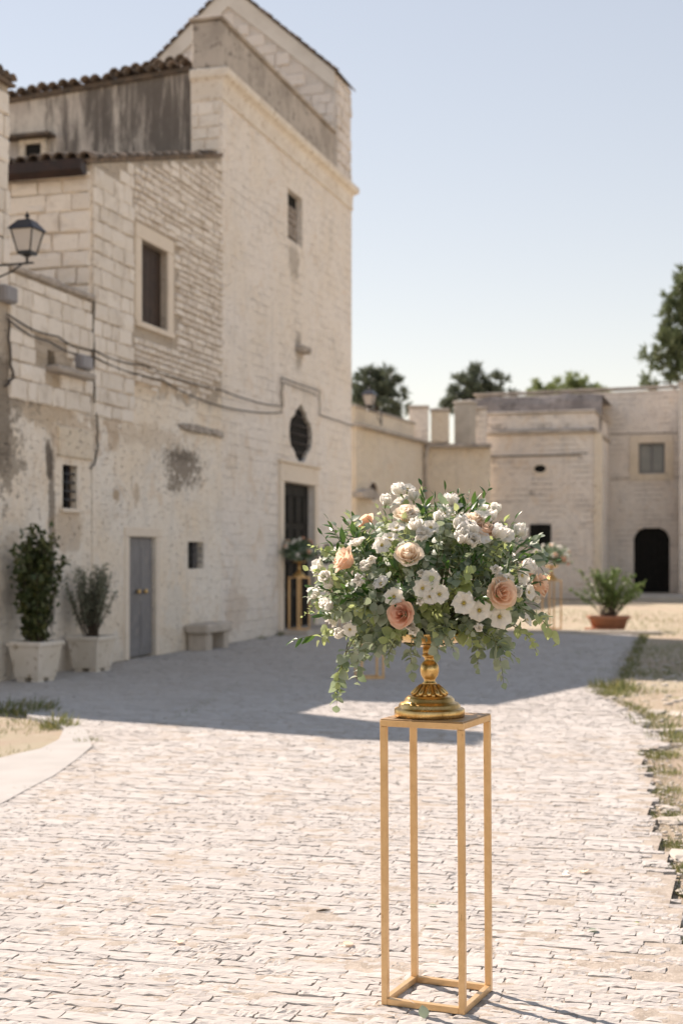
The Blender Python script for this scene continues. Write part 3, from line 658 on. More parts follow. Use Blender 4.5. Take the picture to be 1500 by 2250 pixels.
for sgn in (0, 1):
    f = (lambda y: 2 * HWD - y) if sgn else (lambda y: y); sl2 = (AP - EV) / HWD
    mb = MB(); mb.prism([(f(-.10), EV - .10 * sl2 + .015), (f(HWD), AP + .015), (f(HWD), AP + .05), (f(-.10), EV - .10 * sl2 + .045)], x0 - .08, x1 + .06, 'x'); ro = mb.build('gable_roof', M_tile, ch.e)
    for i in range(16):
        y = -.06 + (HWD + .03) * i / 15; ang = math.atan(sl2)
        M = Matrix.Translation((x0 - .10, f(y), EV + y * sl2 + .035 + rnd.uniform(-.01, .015))) @ Matrix.Rotation((1 if not sgn else -1) * ang, 4, 'X') @ Matrix.Rotation((math.pi / 2) * (1 if not sgn else -1), 4, 'Z') @ Matrix.Diagonal((.5, .55, .45, 1))
        link('tile', TILE, ro, M)
# ------------------------------------------------------------------ buildings closing the courtyard at the back
class Loc:                                             # a thing with its own origin and heading; local x along the front, y away from the camera
    def __init__(s, name, a, b, label, cat='building', group=None):
        s.a, s.b = Vector((a[0], a[1], 0)), Vector((b[0], b[1], 0)); d = s.b - s.a; s.L = d.length
        s.e = empty(name, s.a, math.atan2(d.y, d.x)); tag(s.e, label, cat, group)
    def box(s, name, mat, x0, x1, y0, y1, z0, z1, parent=None, c=0.0):
        mb = MB(); (mb.rbox(x0, x1, y0, y1, z0, z1, c) if c else mb.box(x0, x1, y0, y1, z0, z1)); return mb.build(name, mat, parent or s.e)
    def px(s, x, y):                                   # pixel -> local (along, height) on the front plane
        r = (x - 750) / FP; d = s.b - s.a; t = (r * s.a.y - s.a.x) / (d.x - r * d.y); dep = s.a.y + d.y * t
        return t * s.L, EYE + (1220 - y) / FP * dep
def oval(b, name, cx, cz, rx, rz, mat, trim):
    mb = MB(); n = 24
    ring = [(cx + rx * math.cos(2 * math.pi * i / n), cz + rz * math.sin(2 * math.pi * i / n)) for i in range(n)]
    mb.prism(ring, -.012, .01, 'y'); o = mb.build(name, mat, b.e)
    m = MB(); vs = []; fs = []
    for i in range(n):
        a = 2 * math.pi * i / n; c, s_ = math.cos(a), math.sin(a)
        vs += [(cx + rx * c, -.01, cz + rz * s_), (cx + rx * c, -.06, cz + rz * s_), (cx + (rx + .07) * c, -.06, cz + (rz + .07) * s_), (cx + (rx + .07) * c, -.001, cz + (rz + .07) * s_)]
    for i in range(n):
        j = (i + 1) % n
        for k in range(3): fs.append((4 * i + k, 4 * j + k, 4 * j + k + 1, 4 * i + k + 1))
    m.add(vs, fs); m.build('frame', trim, o); return o
# long low wall running on from the church
lw = Loc('courtyard_wall', (.45, 43.6), (3.0, 50.6), 'cream plastered wall with dark ledge running on behind the church', 'wall')
lw.box('wall', M_cream, 0, lw.L, 0, .9, 0, 5.50); lw.box('ledge', M_parapet, -.1, lw.L + .02, -.22, .5, 5.502, 5.60, None, .02); lw.box('parapet', M_cream, 0, lw.L - 1.2, .05, .6, 5.602, 6.12)
lw.box('coping', M_parapet, -.05, lw.L - 1.15, 0, .66, 6.122, 6.2, None, .02)
x, z = lw.px(817, 1080); oval(lw, 'roundel_window', x, z, .42, .29, M_brownwood, M_trim)
x, z = lw.px(795, 1095); mb = MB(); mb.prism([(x - .9, z), (x + .7, z), (x + .7, z + .14), (x, z + .30), (x - .9, z + .16)], -.35, .0, 'y'); mb.build('door_hood', M_parapet, lw.e)
m = MB(); m.tube([(lw.L - .35, -.08, 2.0), (lw.L - .35, -.08, 5.0), (lw.L - .35, -.16, 5.45)], .07, 8); m.build('downpipe', M_parapet, lw.e)
# corner piers on the ledge
for nm, xa, xb, yt, yb, d, mt, lb in (('parapet_pier', 898, 944, 890, 972, 50.0, M_plaster_far, 'square weathered pier at the left end of the terrace parapet'), ('parapet_pier', 946, 990, 897, 972, 50.3, M_cream, 'cream pier beside the gap in the terrace parapet'),
                                  ('parapet_pier', 1006, 1040, 879, 976, 50.2, M_kerb, 'white sunlit pier on the terrace parapet'), ('parapet_pier', 1043, 1072, 893, 980, 50.8, M_plaster_far, 'grey pier against the block with the oval window')):
    a, b = AT(xa, yb, d), AT(xb, yt, d); e = empty(nm, ((a.x + b.x) / 2, d + .35, a.z), 1.1 if mt == M_kerb else -.08); tag(e, lb, 'pier', 'parapet piers'); hx = (b.x - a.x) / 2; h = b.z - a.z
    m = MB(); m.rbox(-hx + .03, hx - .03, -.32, .32, 0, h - .12, .02); m.build('shaft', mt, e); m = MB(); m.rbox(-hx, hx, -.36, .36, h - .118, h, .03); m.build('cap', M_parapet if mt != M_kerb else M_kerb, e)
lk = Loc('link_wall', (3.0, 50.62), (5.3, 50.62), 'recessed cream wall in the corner under the terrace slab', 'wall')
lk.box('wall', M_cream, 0.01, lk.L, 0, 1.2, 0, 5.38); lk.box('slab', M_parapet, -.35, lk.L, -.38, 1.2, 5.382, 5.52, None, .02)
# block with the oval window
bk = Loc('annex_block', (5.32, 52.1), (9.06, 51.0), 'square plastered block with small oval window and moulded parapet')
bk.box('wall', M_plaster_far, 0, bk.L, 0, 5, 0, 5.96); bk.box('cornice', M_parapet, -.06, bk.L + .1, -.2, 4.9, 5.962, 6.12, None, .04); bk.box('parapet', M_plaster_far, 0.02, bk.L - .03, .03, 4.8, 6.122, 6.7); bk.box('parapet_coping', M_parapet, -.04, bk.L + .05, -.06, 4.85, 6.702, 6.80, None, .03)
bk.box('corner_strip', M_cream, bk.L - .02, bk.L + .24, -.05, .4, 0, 5.95); bk.box('string_course', M_parapet, .0, bk.L - .5, -.05, .02, bk.px(1180, 1003)[1], bk.px(1180, 1003)[1] + .06)
x, z = bk.px(1186, 1030); oval(bk, 'oval_window', x, z, .22, .14, M_dark, M_trim)
for (xa, xb, yt, yb) in ((1163, 1210, 1152, 1206), (1078, 1112, 1148, 1180)):
    x0, z1 = bk.px(xa, yt); x1, z0 = bk.px(xb, yb); wq = bk.box('window', M_doorwood, x0, x1, -.02, .02, z0, z1); 
    for i in range(2): bk.box('shutter', M_doorwood, x0 + (x1 - x0) * i / 2 + .02, x0 + (x1 - x0) * (i + 1) / 2 - .02, -.06, -.022, z0 + .02, z1 - .02, wq, .01)
# weathered vault roof behind the block
mb = MB(); NX = 40; vs = []; fs = []
for i in range(NX + 1):
    x = 5.1 * i / NX
    for (y, z) in ((0, 6.2), (.0, 6.9), (.05, 7.3), (.15, 7.56), (4, 7.5)): vs.append((x, y + .05 * fbm((x, z, 1), 1.2), z + (.12 * fbm((x, y, 2), .9) if z > 6.5 else 0)))
for i in range(NX):
    for k in range(4): fs.append((i * 5 + k, (i + 1) * 5 + k, (i + 1) * 5 + k + 1, i * 5 + k + 1))
mb.add(vs, fs); ro = mb.build('vault_roof', blotch('grey_weathered_roof', (.33, .30, .29), (.20, .18, .175), 1.6, .95, .6, .05, c3=(.15, .135, .125))); ro.location = (4.75, 54.2, 0); ro.rotation_euler = (0, 0, math.atan2(-.2782, .9605))
tag(ro, 'lumpy grey weathered roof edge above the block with the oval window', 'roof')
# end building with the arched door
pB = Vector((12.19, 56.0, 0)); dB = Vector((.9605, -.2782, 0))
A_, B_ = pB - dB * 7.0, pB + dB * 4.5
eb = Loc('end_building', A_[:2], B_[:2], 'two storey building with framed window above a dark arched door')
wx0, wz1 = eb.px(1402, 974); wx1, wz0 = eb.px(1459, 1040); dx0, dz1 = eb.px(1391, 1160); dx1, dz0 = eb.px(1470, 1297); dz0 = .1
hole = [(wx0, wx1, wz0, wz1), (dx0, dx1, dz0, dz1)]
us = sorted({0, eb.L, wx0, wx1, dx0, dx1}); zs = [0, dz0, dz1, wz0, wz1]
mb = MB(); top = lambda x: 7.98 + .012 * x
for i in range(len(us) - 1):
    for j in range(5):
        a, b = us[i], us[i + 1]; c0 = zs[j]; ca = zs[j + 1] if j < 4 else top(a); cb = zs[j + 1] if j < 4 else top(b); q = ((a + b) / 2, (c0 + min(ca, cb)) / 2)
        if not any(h[0] < q[0] < h[1] and h[2] < q[1] < h[3] for h in hole): mb.quad((a, 0, c0), (b, 0, c0), (b, 0, cb), (a, 0, ca))
for (a, b, c0, c1) in hole: mb.quad((a, 0, c0), (a, .4, c0), (a, .4, c1), (a, 0, c1)); mb.quad((b, 0, c0), (b, 0, c1), (b, .4, c1), (b, .4, c0)); mb.quad((a, 0, c1), (a, .4, c1), (b, .4, c1), (b, 0, c1)); mb.quad((a, 0, c0), (b, 0, c0), (b, .4, c0), (a, .4, c0))
L = eb.L; mb.quad((0, 0, 0), (0, 0, top(0)), (0, 6, top(0)), (0, 6, 0)); mb.quad((L, 0, 0), (L, 6, 0), (L, 6, top(L)), (L, 0, top(L))); mb.quad((0, 0, top(0)), (L, 0, top(L)), (L, 6, top(L)), (0, 6, top(0))); mb.quad((0, 6, 0), (0, 6, top(0)), (L, 6, top(L)), (L, 6, 0))
mb.build('wall', M_plaster_far, eb.e); eb.box('coping', M_parapet, 0, L, -.06, .5, top(0) + .09, top(0) + .17, None, .02).rotation_euler = (0, -.012, 0)
pw = eb.box('window', M_glass, wx0, wx1, .2, .22, wz0, wz1)
for (a, b, c, d) in ((wx0 - .34, wx0 - .01, wz0 - .25, wz1 + .3), (wx1 + .01, wx1 + .34, wz0 - .25, wz1 + .3), (wx0 - .01, wx1 + .01, wz1 + .01, wz1 + .3), (wx0 - .01, wx1 + .01, wz0 - .25, wz0 - .01)): eb.box('frame', M_cream, a, b, -.05, .1, c, d, pw)
for (a, b, c, d) in ((wx0, wx0 + .06, wz0, wz1), (wx1 - .06, wx1, wz0, wz1), (wx0 + .06, wx1 - .06, wz1 - .06, wz1), (wx0 + .06, wx1 - .06, wz0, wz0 + .06)): eb.box('sash', M_greydoor, a, b, .12, .2, c, d, pw)
eb.box('mullion', M_greydoor, (wx0 + wx1) / 2 - .03, (wx0 + wx1) / 2 + .03, .13, .2, wz0 + .06, wz1 - .06, pw)
ad = eb.box('door', M_doorwood, dx0, dx1, .25, .3, dz0, dz1)
for i in range(6): eb.box('plank', M_doorwood, dx0 + (dx1 - dx0) * i / 6 + .008, dx0 + (dx1 - dx0) * (i + 1) / 6 - .008, .22, .25, dz0, dz1, ad, .006)
for (sx, x) in ((1, dx0), (-1, dx1)): m = MB(); m.prism([(x, dz1), (x, dz1 - .42), (x + sx * .10, dz1 - .2), (x + sx * .22, dz1 - .08), (x + sx * .4, dz1)], -.004, .15, 'y'); m.build('arch_shoulder', M_plaster_far, ad)
for x, z, l in ((dx0 - .9, 6.35, 2.8), (dx0 - .9, 4.6, 3.2)): eb.box('string_course', M_parapet, x, x + l, -.035, .02, z, z + .05)
ew = Loc('wall_end', (12.86, 54.2), (14.6, 53.7), 'end of a taller wall at the right edge of the picture', 'wall')
ew.box('wall', M_plaster_far, 0, ew.L, 0, 2, 0, 8.1); ew.box('coping', M_parapet, -.05, ew.L, -.06, 2, 8.102, 8.2, None, .02)

# ------------------------------------------------------------------ lanterns
def lantern(loc, rz, arm, label, s=1.0):
    e = empty('wall_lantern', loc, rz); tag(e, label, 'lamp', 'iron lanterns'); e.scale = (s, s, s)
    # origin at the bottom of the cage; local -x points back to the wall
    P = lambda r, z: [(r * c, r * q, z) for c, q in ((1, -1), (1, 1), (-1, 1), (-1, -1))]
    b0, b1 = .10, .17
    m = MB()
    for c, q in ((1, -1), (1, 1), (-1, 1), (-1, -1)): m.tube([(b0 * c, b0 * q, .02), (b1 * c, b1 * q, .34)], .011, 5)
    for r_, z in ((b0, .02), (b1, .34)):
        p = P(r_, z)
        for i in range(4): m.tube([p[i], p[(i + 1) % 4]], .012, 5)
    m.box(-.105, .105, -.105, .105, -.01, .02); m.build('cage', M_iron, e)
    lo, hi = P(b0 - .008, .03), P(b1 - .008, .33)
    for i in range(4): j = (i + 1) % 4; q = MB(); q.quad(lo[i], lo[j], hi[j], hi[i]); q.build('pane', M_lampglass, e)
    m = MB(); r0, r1, r2 = P(.205, .335), P(.19, .36), P(.095, .475)
    m.add(r0 + r1 + r2, [(0, 1, 5, 4), (1, 2, 6, 5), (2, 3, 7, 6), (3, 0, 4, 7), (4, 5, 9, 8), (5, 6, 10, 9), (6, 7, 11, 10), (7, 4, 8, 11), (8, 9, 10, 11), (3, 2, 1, 0)]); rf = m.build('hood', blotch('blue_black_hood', (.012, .018, .035), (.02, .022, .03), 6, .35, 0, spec=.5), e)
    m = MB(); m.lathe([(.05, .475), (.05, .49), (.02, .50), (.018, .515), (.035, .53), (.036, .55), (.015, .575), (.003, .61)], 12); m.build('finial', M_iron, rf)
    m = MB(); m.lathe([(.03, -.13), (.018, -.12), (.018, -.05), (.05, -.03), (.06, -.01)], 10); m.tube([(.10, 0, -.13), (-arm, 0, -.14)], .016, 6); m.tube([(-.08, 0, -.14), (-.25, 0, -.24), (-arm + .1, 0, -.34), (-arm, 0, -.5)], .013, 6); m.box(-arm - .02, -arm, -.05, .05, -.58, -.08); m.build('bracket', M_iron, e)
    return e
lantern(FW(17.885, .66, 5.17), math.atan2(NA.y, NA.x), .66, 'black lantern with frosted panes on an iron wall bracket at the left', .84)
lantern(AT(811, 893, 44.0), math.atan2(NA.y, NA.x) + math.pi, .35, 'small dark lantern beyond the church on the low wall', 1.05)

# ------------------------------------------------------------------ boxes and cables on the facade
def fbox(name, x0, x1, yt, yb, n, mat, label, cat):
    u0, u1, z0, z1 = U(x0), U(x1), Zf(x0, yb), Zf(x0, yt); e = empty(name, FW((u0 + u1) / 2, .0, z0), FROT); tag(e, label, cat); h = (u1 - u0) / 2
    m = MB(); m.rbox(-h, h, -n, -.005, 0, z1 - z0, .015); m.build('case', mat, e); m = MB(); m.rbox(-h + .02, h - .02, -n - .012, -n + .002, .02, z1 - z0 - .02, .006); m.build('cover', mat, e); return e
fbox('junction_box', 160, 185, 779, 809, .14, M_greybox, 'grey junction box standing on the narrow wall ledge', 'box')
fbox('meter_box', -6, 21, 625, 661, .12, M_greybox, 'pale grey meter box below the wall lantern', 'box')
def cable(pts, label, r=.016, sag=0.0, n=.05):
    P = []
    for k in range(len(pts) - 1):
        a, b = pts[k], pts[k + 1]; st = 10
        for i in range(st + (k == len(pts) - 2)):
            t = i / st; ua = U(a[0]) * (1 - t) + U(b[0]) * t; z = Zf(*a) * (1 - t) + Zf(*b) * t - sag * 4 * t * (1 - t); P.append(FW(ua, n + .01 * math.sin(9 * t + k), z))
    m = MB(); o = P[0].copy(); m.tube([p - o for p in P], r, 5); c = m.build('cable', M_cable); c.location = o; tag(c, label, 'cable', 'cables along the facade'); return c
cable([(8, 690), (120, 740), (200, 770), (310, 803), (485, 858), (612, 893)], 'upper cable running along the house fronts to the church door', .011, .05)
cable([(8, 700), (100, 750), (200, 785), (350, 835), (480, 892), (614, 907)], 'lower sagging cable running along the house fronts to the church door', .011, .05)
cable([(612, 907), (612, 830), (697, 860), (697, 912), (772, 936)], 'cable stepping up and over the shaped church window', .011, 0)
cable([(616, 895), (616, 840), (692, 868)], 'second strand inside the cable over the shaped church window', .009, 0)
cable([(202, 652), (202, 780), (203, 870), (212, 950), (208, 1010), (196, 1030)], 'thin vertical cable at the corner of the terrace building', .012, 0, .03)
cable([(12, 700), (14, 780), (22, 830), (5, 850)], 'short cable dropping beside the left edge', .016, 0)
m = MB(); pts = [AT(1072, 1003, 51.6), AT(1180, 1002, 51.0), AT(1290, 996, 50.6)]; m.tube([p - pts[0] + Vector((0, -.15, 0)) for p in pts], .02, 5); c = m.build('cable', M_cable); c.location = pts[0]; tag(c, 'straight cable across the block with the oval window', 'cable', 'cables along the facade')

# ------------------------------------------------------------------ stone bench
u0, u1 = U(404), U(462); e = empty('stone_bench', FW((u0 + u1) / 2, .22, 0), FROT); tag(e, 'small stone bench against the house wall beside the church', 'bench'); h = (u1 - u0) / 2
def rough_block(x0, x1, y0, y1, z0, z1, seed):
    m = MB(); r = random.Random(seed); m.rbox(x0, x1, y0, y1, z0, z1, .025); m.v = [(x + r.uniform(-.008, .008), y + r.uniform(-.008, .008), z + r.uniform(-.006, .006)) for x, y, z in m.v]; return m
rough_block(-h, h, -.20, .20, .28, .43, 1).build('seat', M_bench, e); rough_block(-h + .08, -h + .3, -.17, .19, -.03, .278, 2).build('leg', M_bench, e); rough_block(h - .32, h - .1, -.17, .19, -.03, .278, 3).build('leg', M_bench, e)

# ------------------------------------------------------------------ foliage helpers
def leaf_tpl(w, l, fold=.25, curl=.25, seg=4):
    vs = []; fs = []
    for i in range(seg + 1):
        t = i / seg; hw = w * math.sin(math.pi * min(1, t * .97 + .02)) ** .75 * (1.0 - .25 * (t - .4)); y = l * t; z = -curl * l * t * t
        vs += [(-hw, y, z + hw * fold), (0, y, z), (hw, y, z + hw * fold)]
    for i in range(seg):
        for k in range(2): a = i * 3 + k; fs.append((a, a + 1, a + 4, a + 3))
    return vs, fs
SIMPLE = ([(-.5, 0, 0), (.5, 0, 0), (.42, .55, .12), (0, 1, 0), (-.42, .55, .12)], [(0, 1, 2, 3, 4)])
def rdir(r): 
    z = r.uniform(-1, 1); a = r.uniform(0, 6.283); q = math.sqrt(1 - z * z); return Vector((q * math.cos(a), q * math.sin(a), z))
M_pine = leafy('pine_foliage', (.085, .12, .055), (.17, .20, .10), .25, .6); M_dk = leafy('dark_conifer_foliage', (.06, .082, .055), (.13, .155, .10), .25, .6); M_lt = leafy('light_tree_foliage', (.16, .21, .08), (.24, .28, .12), .35, .6)
def tree(name, base, blobs, n, leaf, mat, label, seed, trunk_r=.22, spiky=.5, group='trees beyond the courtyard'):
    """blobs: (dx, dz, r) world offsets in the picture plane from base"""
    r = random.Random(seed); e = empty(name, base, 0); tag(e, label, 'tree', group)
    m = MB(); top = max(b[1] for b in blobs); m.tube([(0, 0, -.3), (.1, 0, top * .4), (-.05, .1, top * .7), (0, 0, top)], [trunk_r, trunk_r * .8, trunk_r * .5, .04], 8); tr = m.build('trunk', M_bark, e)
    for (dx, dz, br) in blobs:
        q = MB(); q.tube([(0, 0, max(.3, dz - abs(dx) * .6 - br * .5)), (dx * .5, .1, dz - br * .3), (dx, .0, dz)], [trunk_r * .4, trunk_r * .25, .02], 5); q.build('branch', M_bark, e)
    ms = []
    tot = sum(b[2] ** 2 for b in blobs)
    for (dx, dz, br) in blobs:
        k = int(n * br * br / tot); nc = max(10, int(br * 34)); cl = []
        for _ in range(nc): d = rdir(r); cl.append((d * br * r.uniform(.25, 1.3), br * r.uniform(.10, .26)))
        for _ in range(k):
            c, cr = r.choice(cl); p = Vector((dx, r.uniform(-.3, .3), dz)) + c + rdir(r) * cr * r.random() ** .5
            out = (c.normalized() * spiky + rdir(r) * .7 + Vector((0, 0, .35)))
            ms.append(frame_m(p, out, rdir(r), (leaf * r.uniform(.12, .28), leaf * r.uniform(.5, 1.3), leaf * .3)))
    o = link('crown', join_np('crown', None, [(SIMPLE, ms)], mat), e); return e
def T(x, d): return ((x - 750) / FP * d, d, 0)
def bl(x, y, rpx, d, x0): return ((x - x0) / FP * d, EYE + (1220 - y) / FP * d, rpx / FP * d)
d = 66.0; tree('conifer_tree', T(826, d), [bl(*q, d, 826) for q in ((805, 850, 36), (835, 845, 34), (860, 868, 30), (825, 885, 45), (880, 895, 22), (815, 820, 14), (848, 822, 12), (795, 880, 30))], 4600, .36, M_dk, 'dark conifer behind the wall next to the church', 61)
d = 70.0; tree('conifer_tree', T(1045, d), [bl(*q, d, 1045) for q in ((1045, 830, 22), (1020, 850, 24), (1060, 852, 26), (1090, 840, 17), (1000, 872, 20), (985, 890, 18), (1040, 880, 30), (1080, 868, 18), (1045, 812, 12), (1125, 868, 10))], 4200, .36, M_dk, 'dark ragged conifer rising behind the white pier', 62)
d = 78.0; tree('broadleaf_tree', T(1230, d), [bl(*q, d, 1230) for q in ((1175, 862, 24), (1215, 858, 24), (1262, 848, 24), (1300, 860, 24), (1330, 868, 16), (1240, 875, 40))], 6000, .30, M_lt, 'light green treetop showing above the weathered roof', 63, spiky=.2)
d = 68.0; tree('pine_tree', T(1530, d), [bl(*q, d, 1530) for q in ((1500, 622, 24), (1482, 660, 22), (1515, 650, 36), (1478, 700, 20), (1510, 700, 32), (1460, 748, 22), (1500, 750, 34), (1428, 782, 15), (1450, 795, 18), (1485, 800, 26), (1520, 790, 40), (1480, 830, 14), (1414, 838, 10), (1432, 848, 10), (1550, 700, 50), (1560, 620, 45), (1550, 800, 50))], 13000, .38, M_pine, 'tall green pine at the right edge above the end building', 64)

# ------------------------------------------------------------------ potted shrubs
def planter(loc, rz, wt, wb, h, label, name, leaves, fol, stemh, seed, lw, ll):
    r = random.Random(seed); e = empty(name, loc, rz); tag(e, label, 'potted plant', 'planters by the house wall'); hb, ht = wb / 2, wt / 2
    nf = 14; ring = []
    for s_ in range(4):
        for i in range(nf * 2):
            t = (i + .5) / (nf * 2) * 2 - 1; dp = (.006 if (i // 1) % 2 else -.004) if abs(t) < .86 else .006
            c, q = ((t, -1 - dp / ht), (1 + dp / ht, t), (-t, 1 + dp / ht), (-1 - dp / ht, -t))[s_]; ring.append((c, q))
    n = len(ring); vs = []; fs = []
    prof = [(hb, .05), (hb + (ht - hb) * .35, h * .4), (ht * .99, h * .90)]
    for (a, z) in prof: vs += [(a * c, a * q, z) for c, q in ring]
    for k in range(len(prof) - 1):
        for i in range(n): j = (i + 1) % n; fs.append((k * n + i, k * n + j, (k + 1) * n + j, (k + 1) * n + i))
    m = MB(); m.add(vs, fs); m.add([(hb * c, hb * q, .05) for c, q in ((-1, -1), (1, -1), (1, 1), (-1, 1))], [(0, 3, 2, 1)])
    pot = m.build('pot', M_planter, e)
    m = MB(); 
    for (a0, a1, b0, b1) in ((-ht - .02, ht + .02, -ht - .02, -ht + .03), (-ht - .02, ht + .02, ht - .03, ht + .02), (-ht - .02, -ht + .03, -ht + .03, ht - .03), (ht - .03, ht + .02, -ht + .03, ht - .03)): m.rbox(a0, a1, b0, b1, h * .88, h, .008)
    m.build('rim', M_planter, pot)
    for c, q in ((-1, -1), (1, -1), (1, 1), (-1, 1)): m = MB(); m.rbox(c * (hb - .07) - .06, c * (hb - .07) + .06, q * (hb - .07) - .06, q * (hb - .07) + .06, -.03, .055, .01); m.build('foot', M_planter, pot)
    m = MB(); m.box(-ht + .02, ht - .02, -ht + .02, ht - .02, h * .8, h * .86); m.build('soil', M_soil, e)
    ms = []; st = MB()
    for k in range(leaves[0]):
        a = r.uniform(0, 6.28); sp = leaves[2]; hh = stemh * r.uniform(.55, 1.0); ex = Vector((math.cos(a), math.sin(a), 0)) * sp * r.uniform(.2, 1.0) * (.7 if hh > stemh * .85 else 1)
        p0 = Vector((r.uniform(-.06, .06), r.uniform(-.06, .06), h * .84)); p1 = p0 + ex * .55 + Vector((0, 0, hh * .5)); p2 = p0 + ex + Vector((r.uniform(-.05, .05), r.uniform(-.05, .05), hh))
        pts = [p0 * (1 - t) ** 2 + p1 * 2 * t * (1 - t) + p2 * t * t for t in (0, .2, .4, .6, .8, 1)]; st.tube(pts, [.012, .010, .008, .006, .004, .002], 5)
        for q in range(leaves[1]):
            t = r.uniform(.12 if leaves[3] else .3, 1); b = p0 * (1 - t) ** 2 + p1 * 2 * t * (1 - t) + p2 * t * t; dr = rdir(r) + Vector((0, 0, .5)); b = b + rdir(r) * leaves[4] * r.random()
            ms.append(frame_m(b, dr, rdir(r) + Vector((0, 0, 1)), (lw * r.uniform(.7, 1.2), ll * r.uniform(.7, 1.2), ll)))
    st.build('stem', M_bark, e); link('foliage', join_np('foliage', None, [(SIMPLE, ms)], fol), e)['kind'] = 'stuff'
    return e
M_box = leafy('laurel_leaf', (.035, .060, .020), (.13, .13, .04), .2, .4); M_olive = leafy('olive_leaf', (.16, .175, .12), (.29, .30, .22), .25, .55); M_citrus = leafy('citrus_leaf', (.10, .17, .045), (.20, .25, .09), .3, .45)
p = FW(18.63, .37); planter((p.x, p.y, 0), FROT - R(8), .48, .36, .50, 'dense dark green shrub in a fluted cream square planter, nearer the left edge', 'potted_shrub', (30, 95, .30, True, .12), M_box, 1.52, 71, .055, .085)
p = FW(20.21, .37); planter((p.x, p.y, 0), FROT - R(6), .48, .37, .48, 'sparse grey-green shrub in a fluted cream planter beside the grey door', 'potted_shrub', (50, 60, .40, False, .07), M_olive, 1.05, 72, .018, .055)
# terracotta trough with a bushy plant
p = GP(1340, 1384); e = empty('potted_citrus', (p.x, p.y + .2, 0), -.1); e.scale = (1.12, 1.0, 1.0); tag(e, 'bushy light green plant in a low terracotta trough at the far end', 'potted plant')
m = MB(); prf = [(.30, 0), (.36, .22), (.405, .225), (.41, .29), (.36, .29), (.345, .25)]; m.lathe(prf, 20, Matrix.Diagonal((1, .55, 1, 1))); m.build('pot', M_terracotta, e)
m = MB(); m.lathe([(.33, 0), (.345, .03), (.33, .035)], 20, Matrix.Translation((-.12, -.05, 0)) @ Matrix.Diagonal((1, .6, 1, 1))); m.build('saucer', M_terracotta, e)
r = random.Random(5); st = MB(); ms = []
for k in range(34):
    a = r.uniform(0, 6.28); hh = r.uniform(.5, 1.08); ex = Vector((math.cos(a), math.sin(a) * .7, 0)) * r.uniform(.2, .80) * (1.15 - .5 * hh); p0 = Vector((r.uniform(-.12, .12), 0, .24)); p2 = p0 + ex + Vector((0, 0, hh)); p1 = p0 + ex * .3 + Vector((0, 0, hh * .6))
    f = lambda t: p0 * (1 - t) ** 2 + p1 * 2 * t * (1 - t) + p2 * t * t
    st.tube([f(t) for t in (0, .25, .5, .75, 1)], [.014, .011, .008, .005, .002], 5)
    for q in range(80): t = r.uniform(.2, 1) ** .8; ms.append(frame_m(f(t) + rdir(r) * .07 * r.random(), rdir(r) + Vector((0, 0, .4)), rdir(r) + Vector((0, 0, 1)), (.032 * r.uniform(.7, 1.2), .065 * r.uniform(.7, 1.2), .05)))
st.build('stem', M_bark, e); link('foliage', join_np('foliage', None, [(SIMPLE, ms)], M_citrus), e)['kind'] = 'stuff'

# ------------------------------------------------------------------ grass, weeds, loose stones
BL = ([(-.5, 0, 0), (.5, 0, 0), (.3, .6, .03), (0, 1, .12), (-.3, .6, .03)], [(0, 1, 2, 3, 4)])
r = random.Random(77); ms = []
def tuft(x, y, n, hgt, sp, bw=.006):
    for _ in range(n):
        a = r.uniform(0, 6.28); q = r.random() ** .6 * sp; p = Vector((x + q * math.cos(a), y + q * math.sin(a), -.03)); dr = Vector((math.cos(a) * .5, math.sin(a) * .5, 1)) + rdir(r) * .45
        ms.append(frame_m(p, dr, rdir(r), (bw * r.uniform(.7, 1.5), hgt * r.uniform(.4, 1.2), hgt)))
for (x, y, n, h, sp, bw) in ((1352, 1512, 300, .15, .3, .009), (1338, 1522, 160, .09, .25, .009), (1380, 1515, 160, .08, .5, .009), (1412, 1655, 140, .11, .22, .007), (1440, 1652, 80, .08, .2, .007), (1418, 1690, 120, .09, .2, .006), (1425, 1730, 110, .07, .18, .006),
                             (1447, 1790, 160, .08, .18, .006), (1462, 1850, 160, .08, .15, .005), (1475, 1905, 220, .08, .13, .005), (1488, 1955, 200, .07, .12, .005), (1497, 1990, 120, .06, .1, .005), (1470, 1760, 60, .06, .2, .005), (1480, 1622, 100, .1, .25, .008),
                             (1455, 1590, 100, .1, .3, .008), (1430, 1575, 70, .1, .3, .008), (130, 1594, 120, .12, .16, .009), (125, 1590, 60, .16, .1, .009), (195, 1628, 80, .07, .12, .006), (178, 1612, 40, .05, .1, .006), (48, 1732, 30, .05, .06, .004), (20, 1556, 300, .14, .5, .012), (50, 1560, 160, .1, .4, .012), (20, 1600, 100, .07, .4, .008), (60, 1580, 60, .06, .3, .008),
                             (10, 1650, 60, .05, .4, .007), (1480, 1440, 500, .06, 1.8, .010), (1450, 1420, 250, .06, 1.2, .010), (1490, 1470, 400, .06, 1.4, .010), (1410, 1475, 200, .06, .6, .010), (1440, 1360, 700, .07, 3.0, .016), (1300, 1345, 400, .06, 2.5, .016), (1470, 1385, 400, .07, 2, .014),
                             (250, 1445, 40, .12, .12, .01), (362, 1428, 60, .2, .08, .012), (610, 1396, 40, .12, .1, .015), (570, 1403, 40, .1, .14, .015)):
    q = GP(x, y); e_ = 1 if (x > 1400 and 1640 < y < 2050) else 0
    tuft(q.x + (.10 if e_ else 0), q.y, int(n * (1.8 if e_ else 1)), h * (.55 if e_ else 1), sp * (.8 if e_ else 1), bw * (.8 if e_ else 1))
for i in range(26): t = i / 25; q = GP(395 + (522 - 395) * t, 1577 + (1502 - 1577) * t); tuft(q.x, q.y, 14 if .15 < t else 6, .04 + .02 * r.random(), .045, .006)
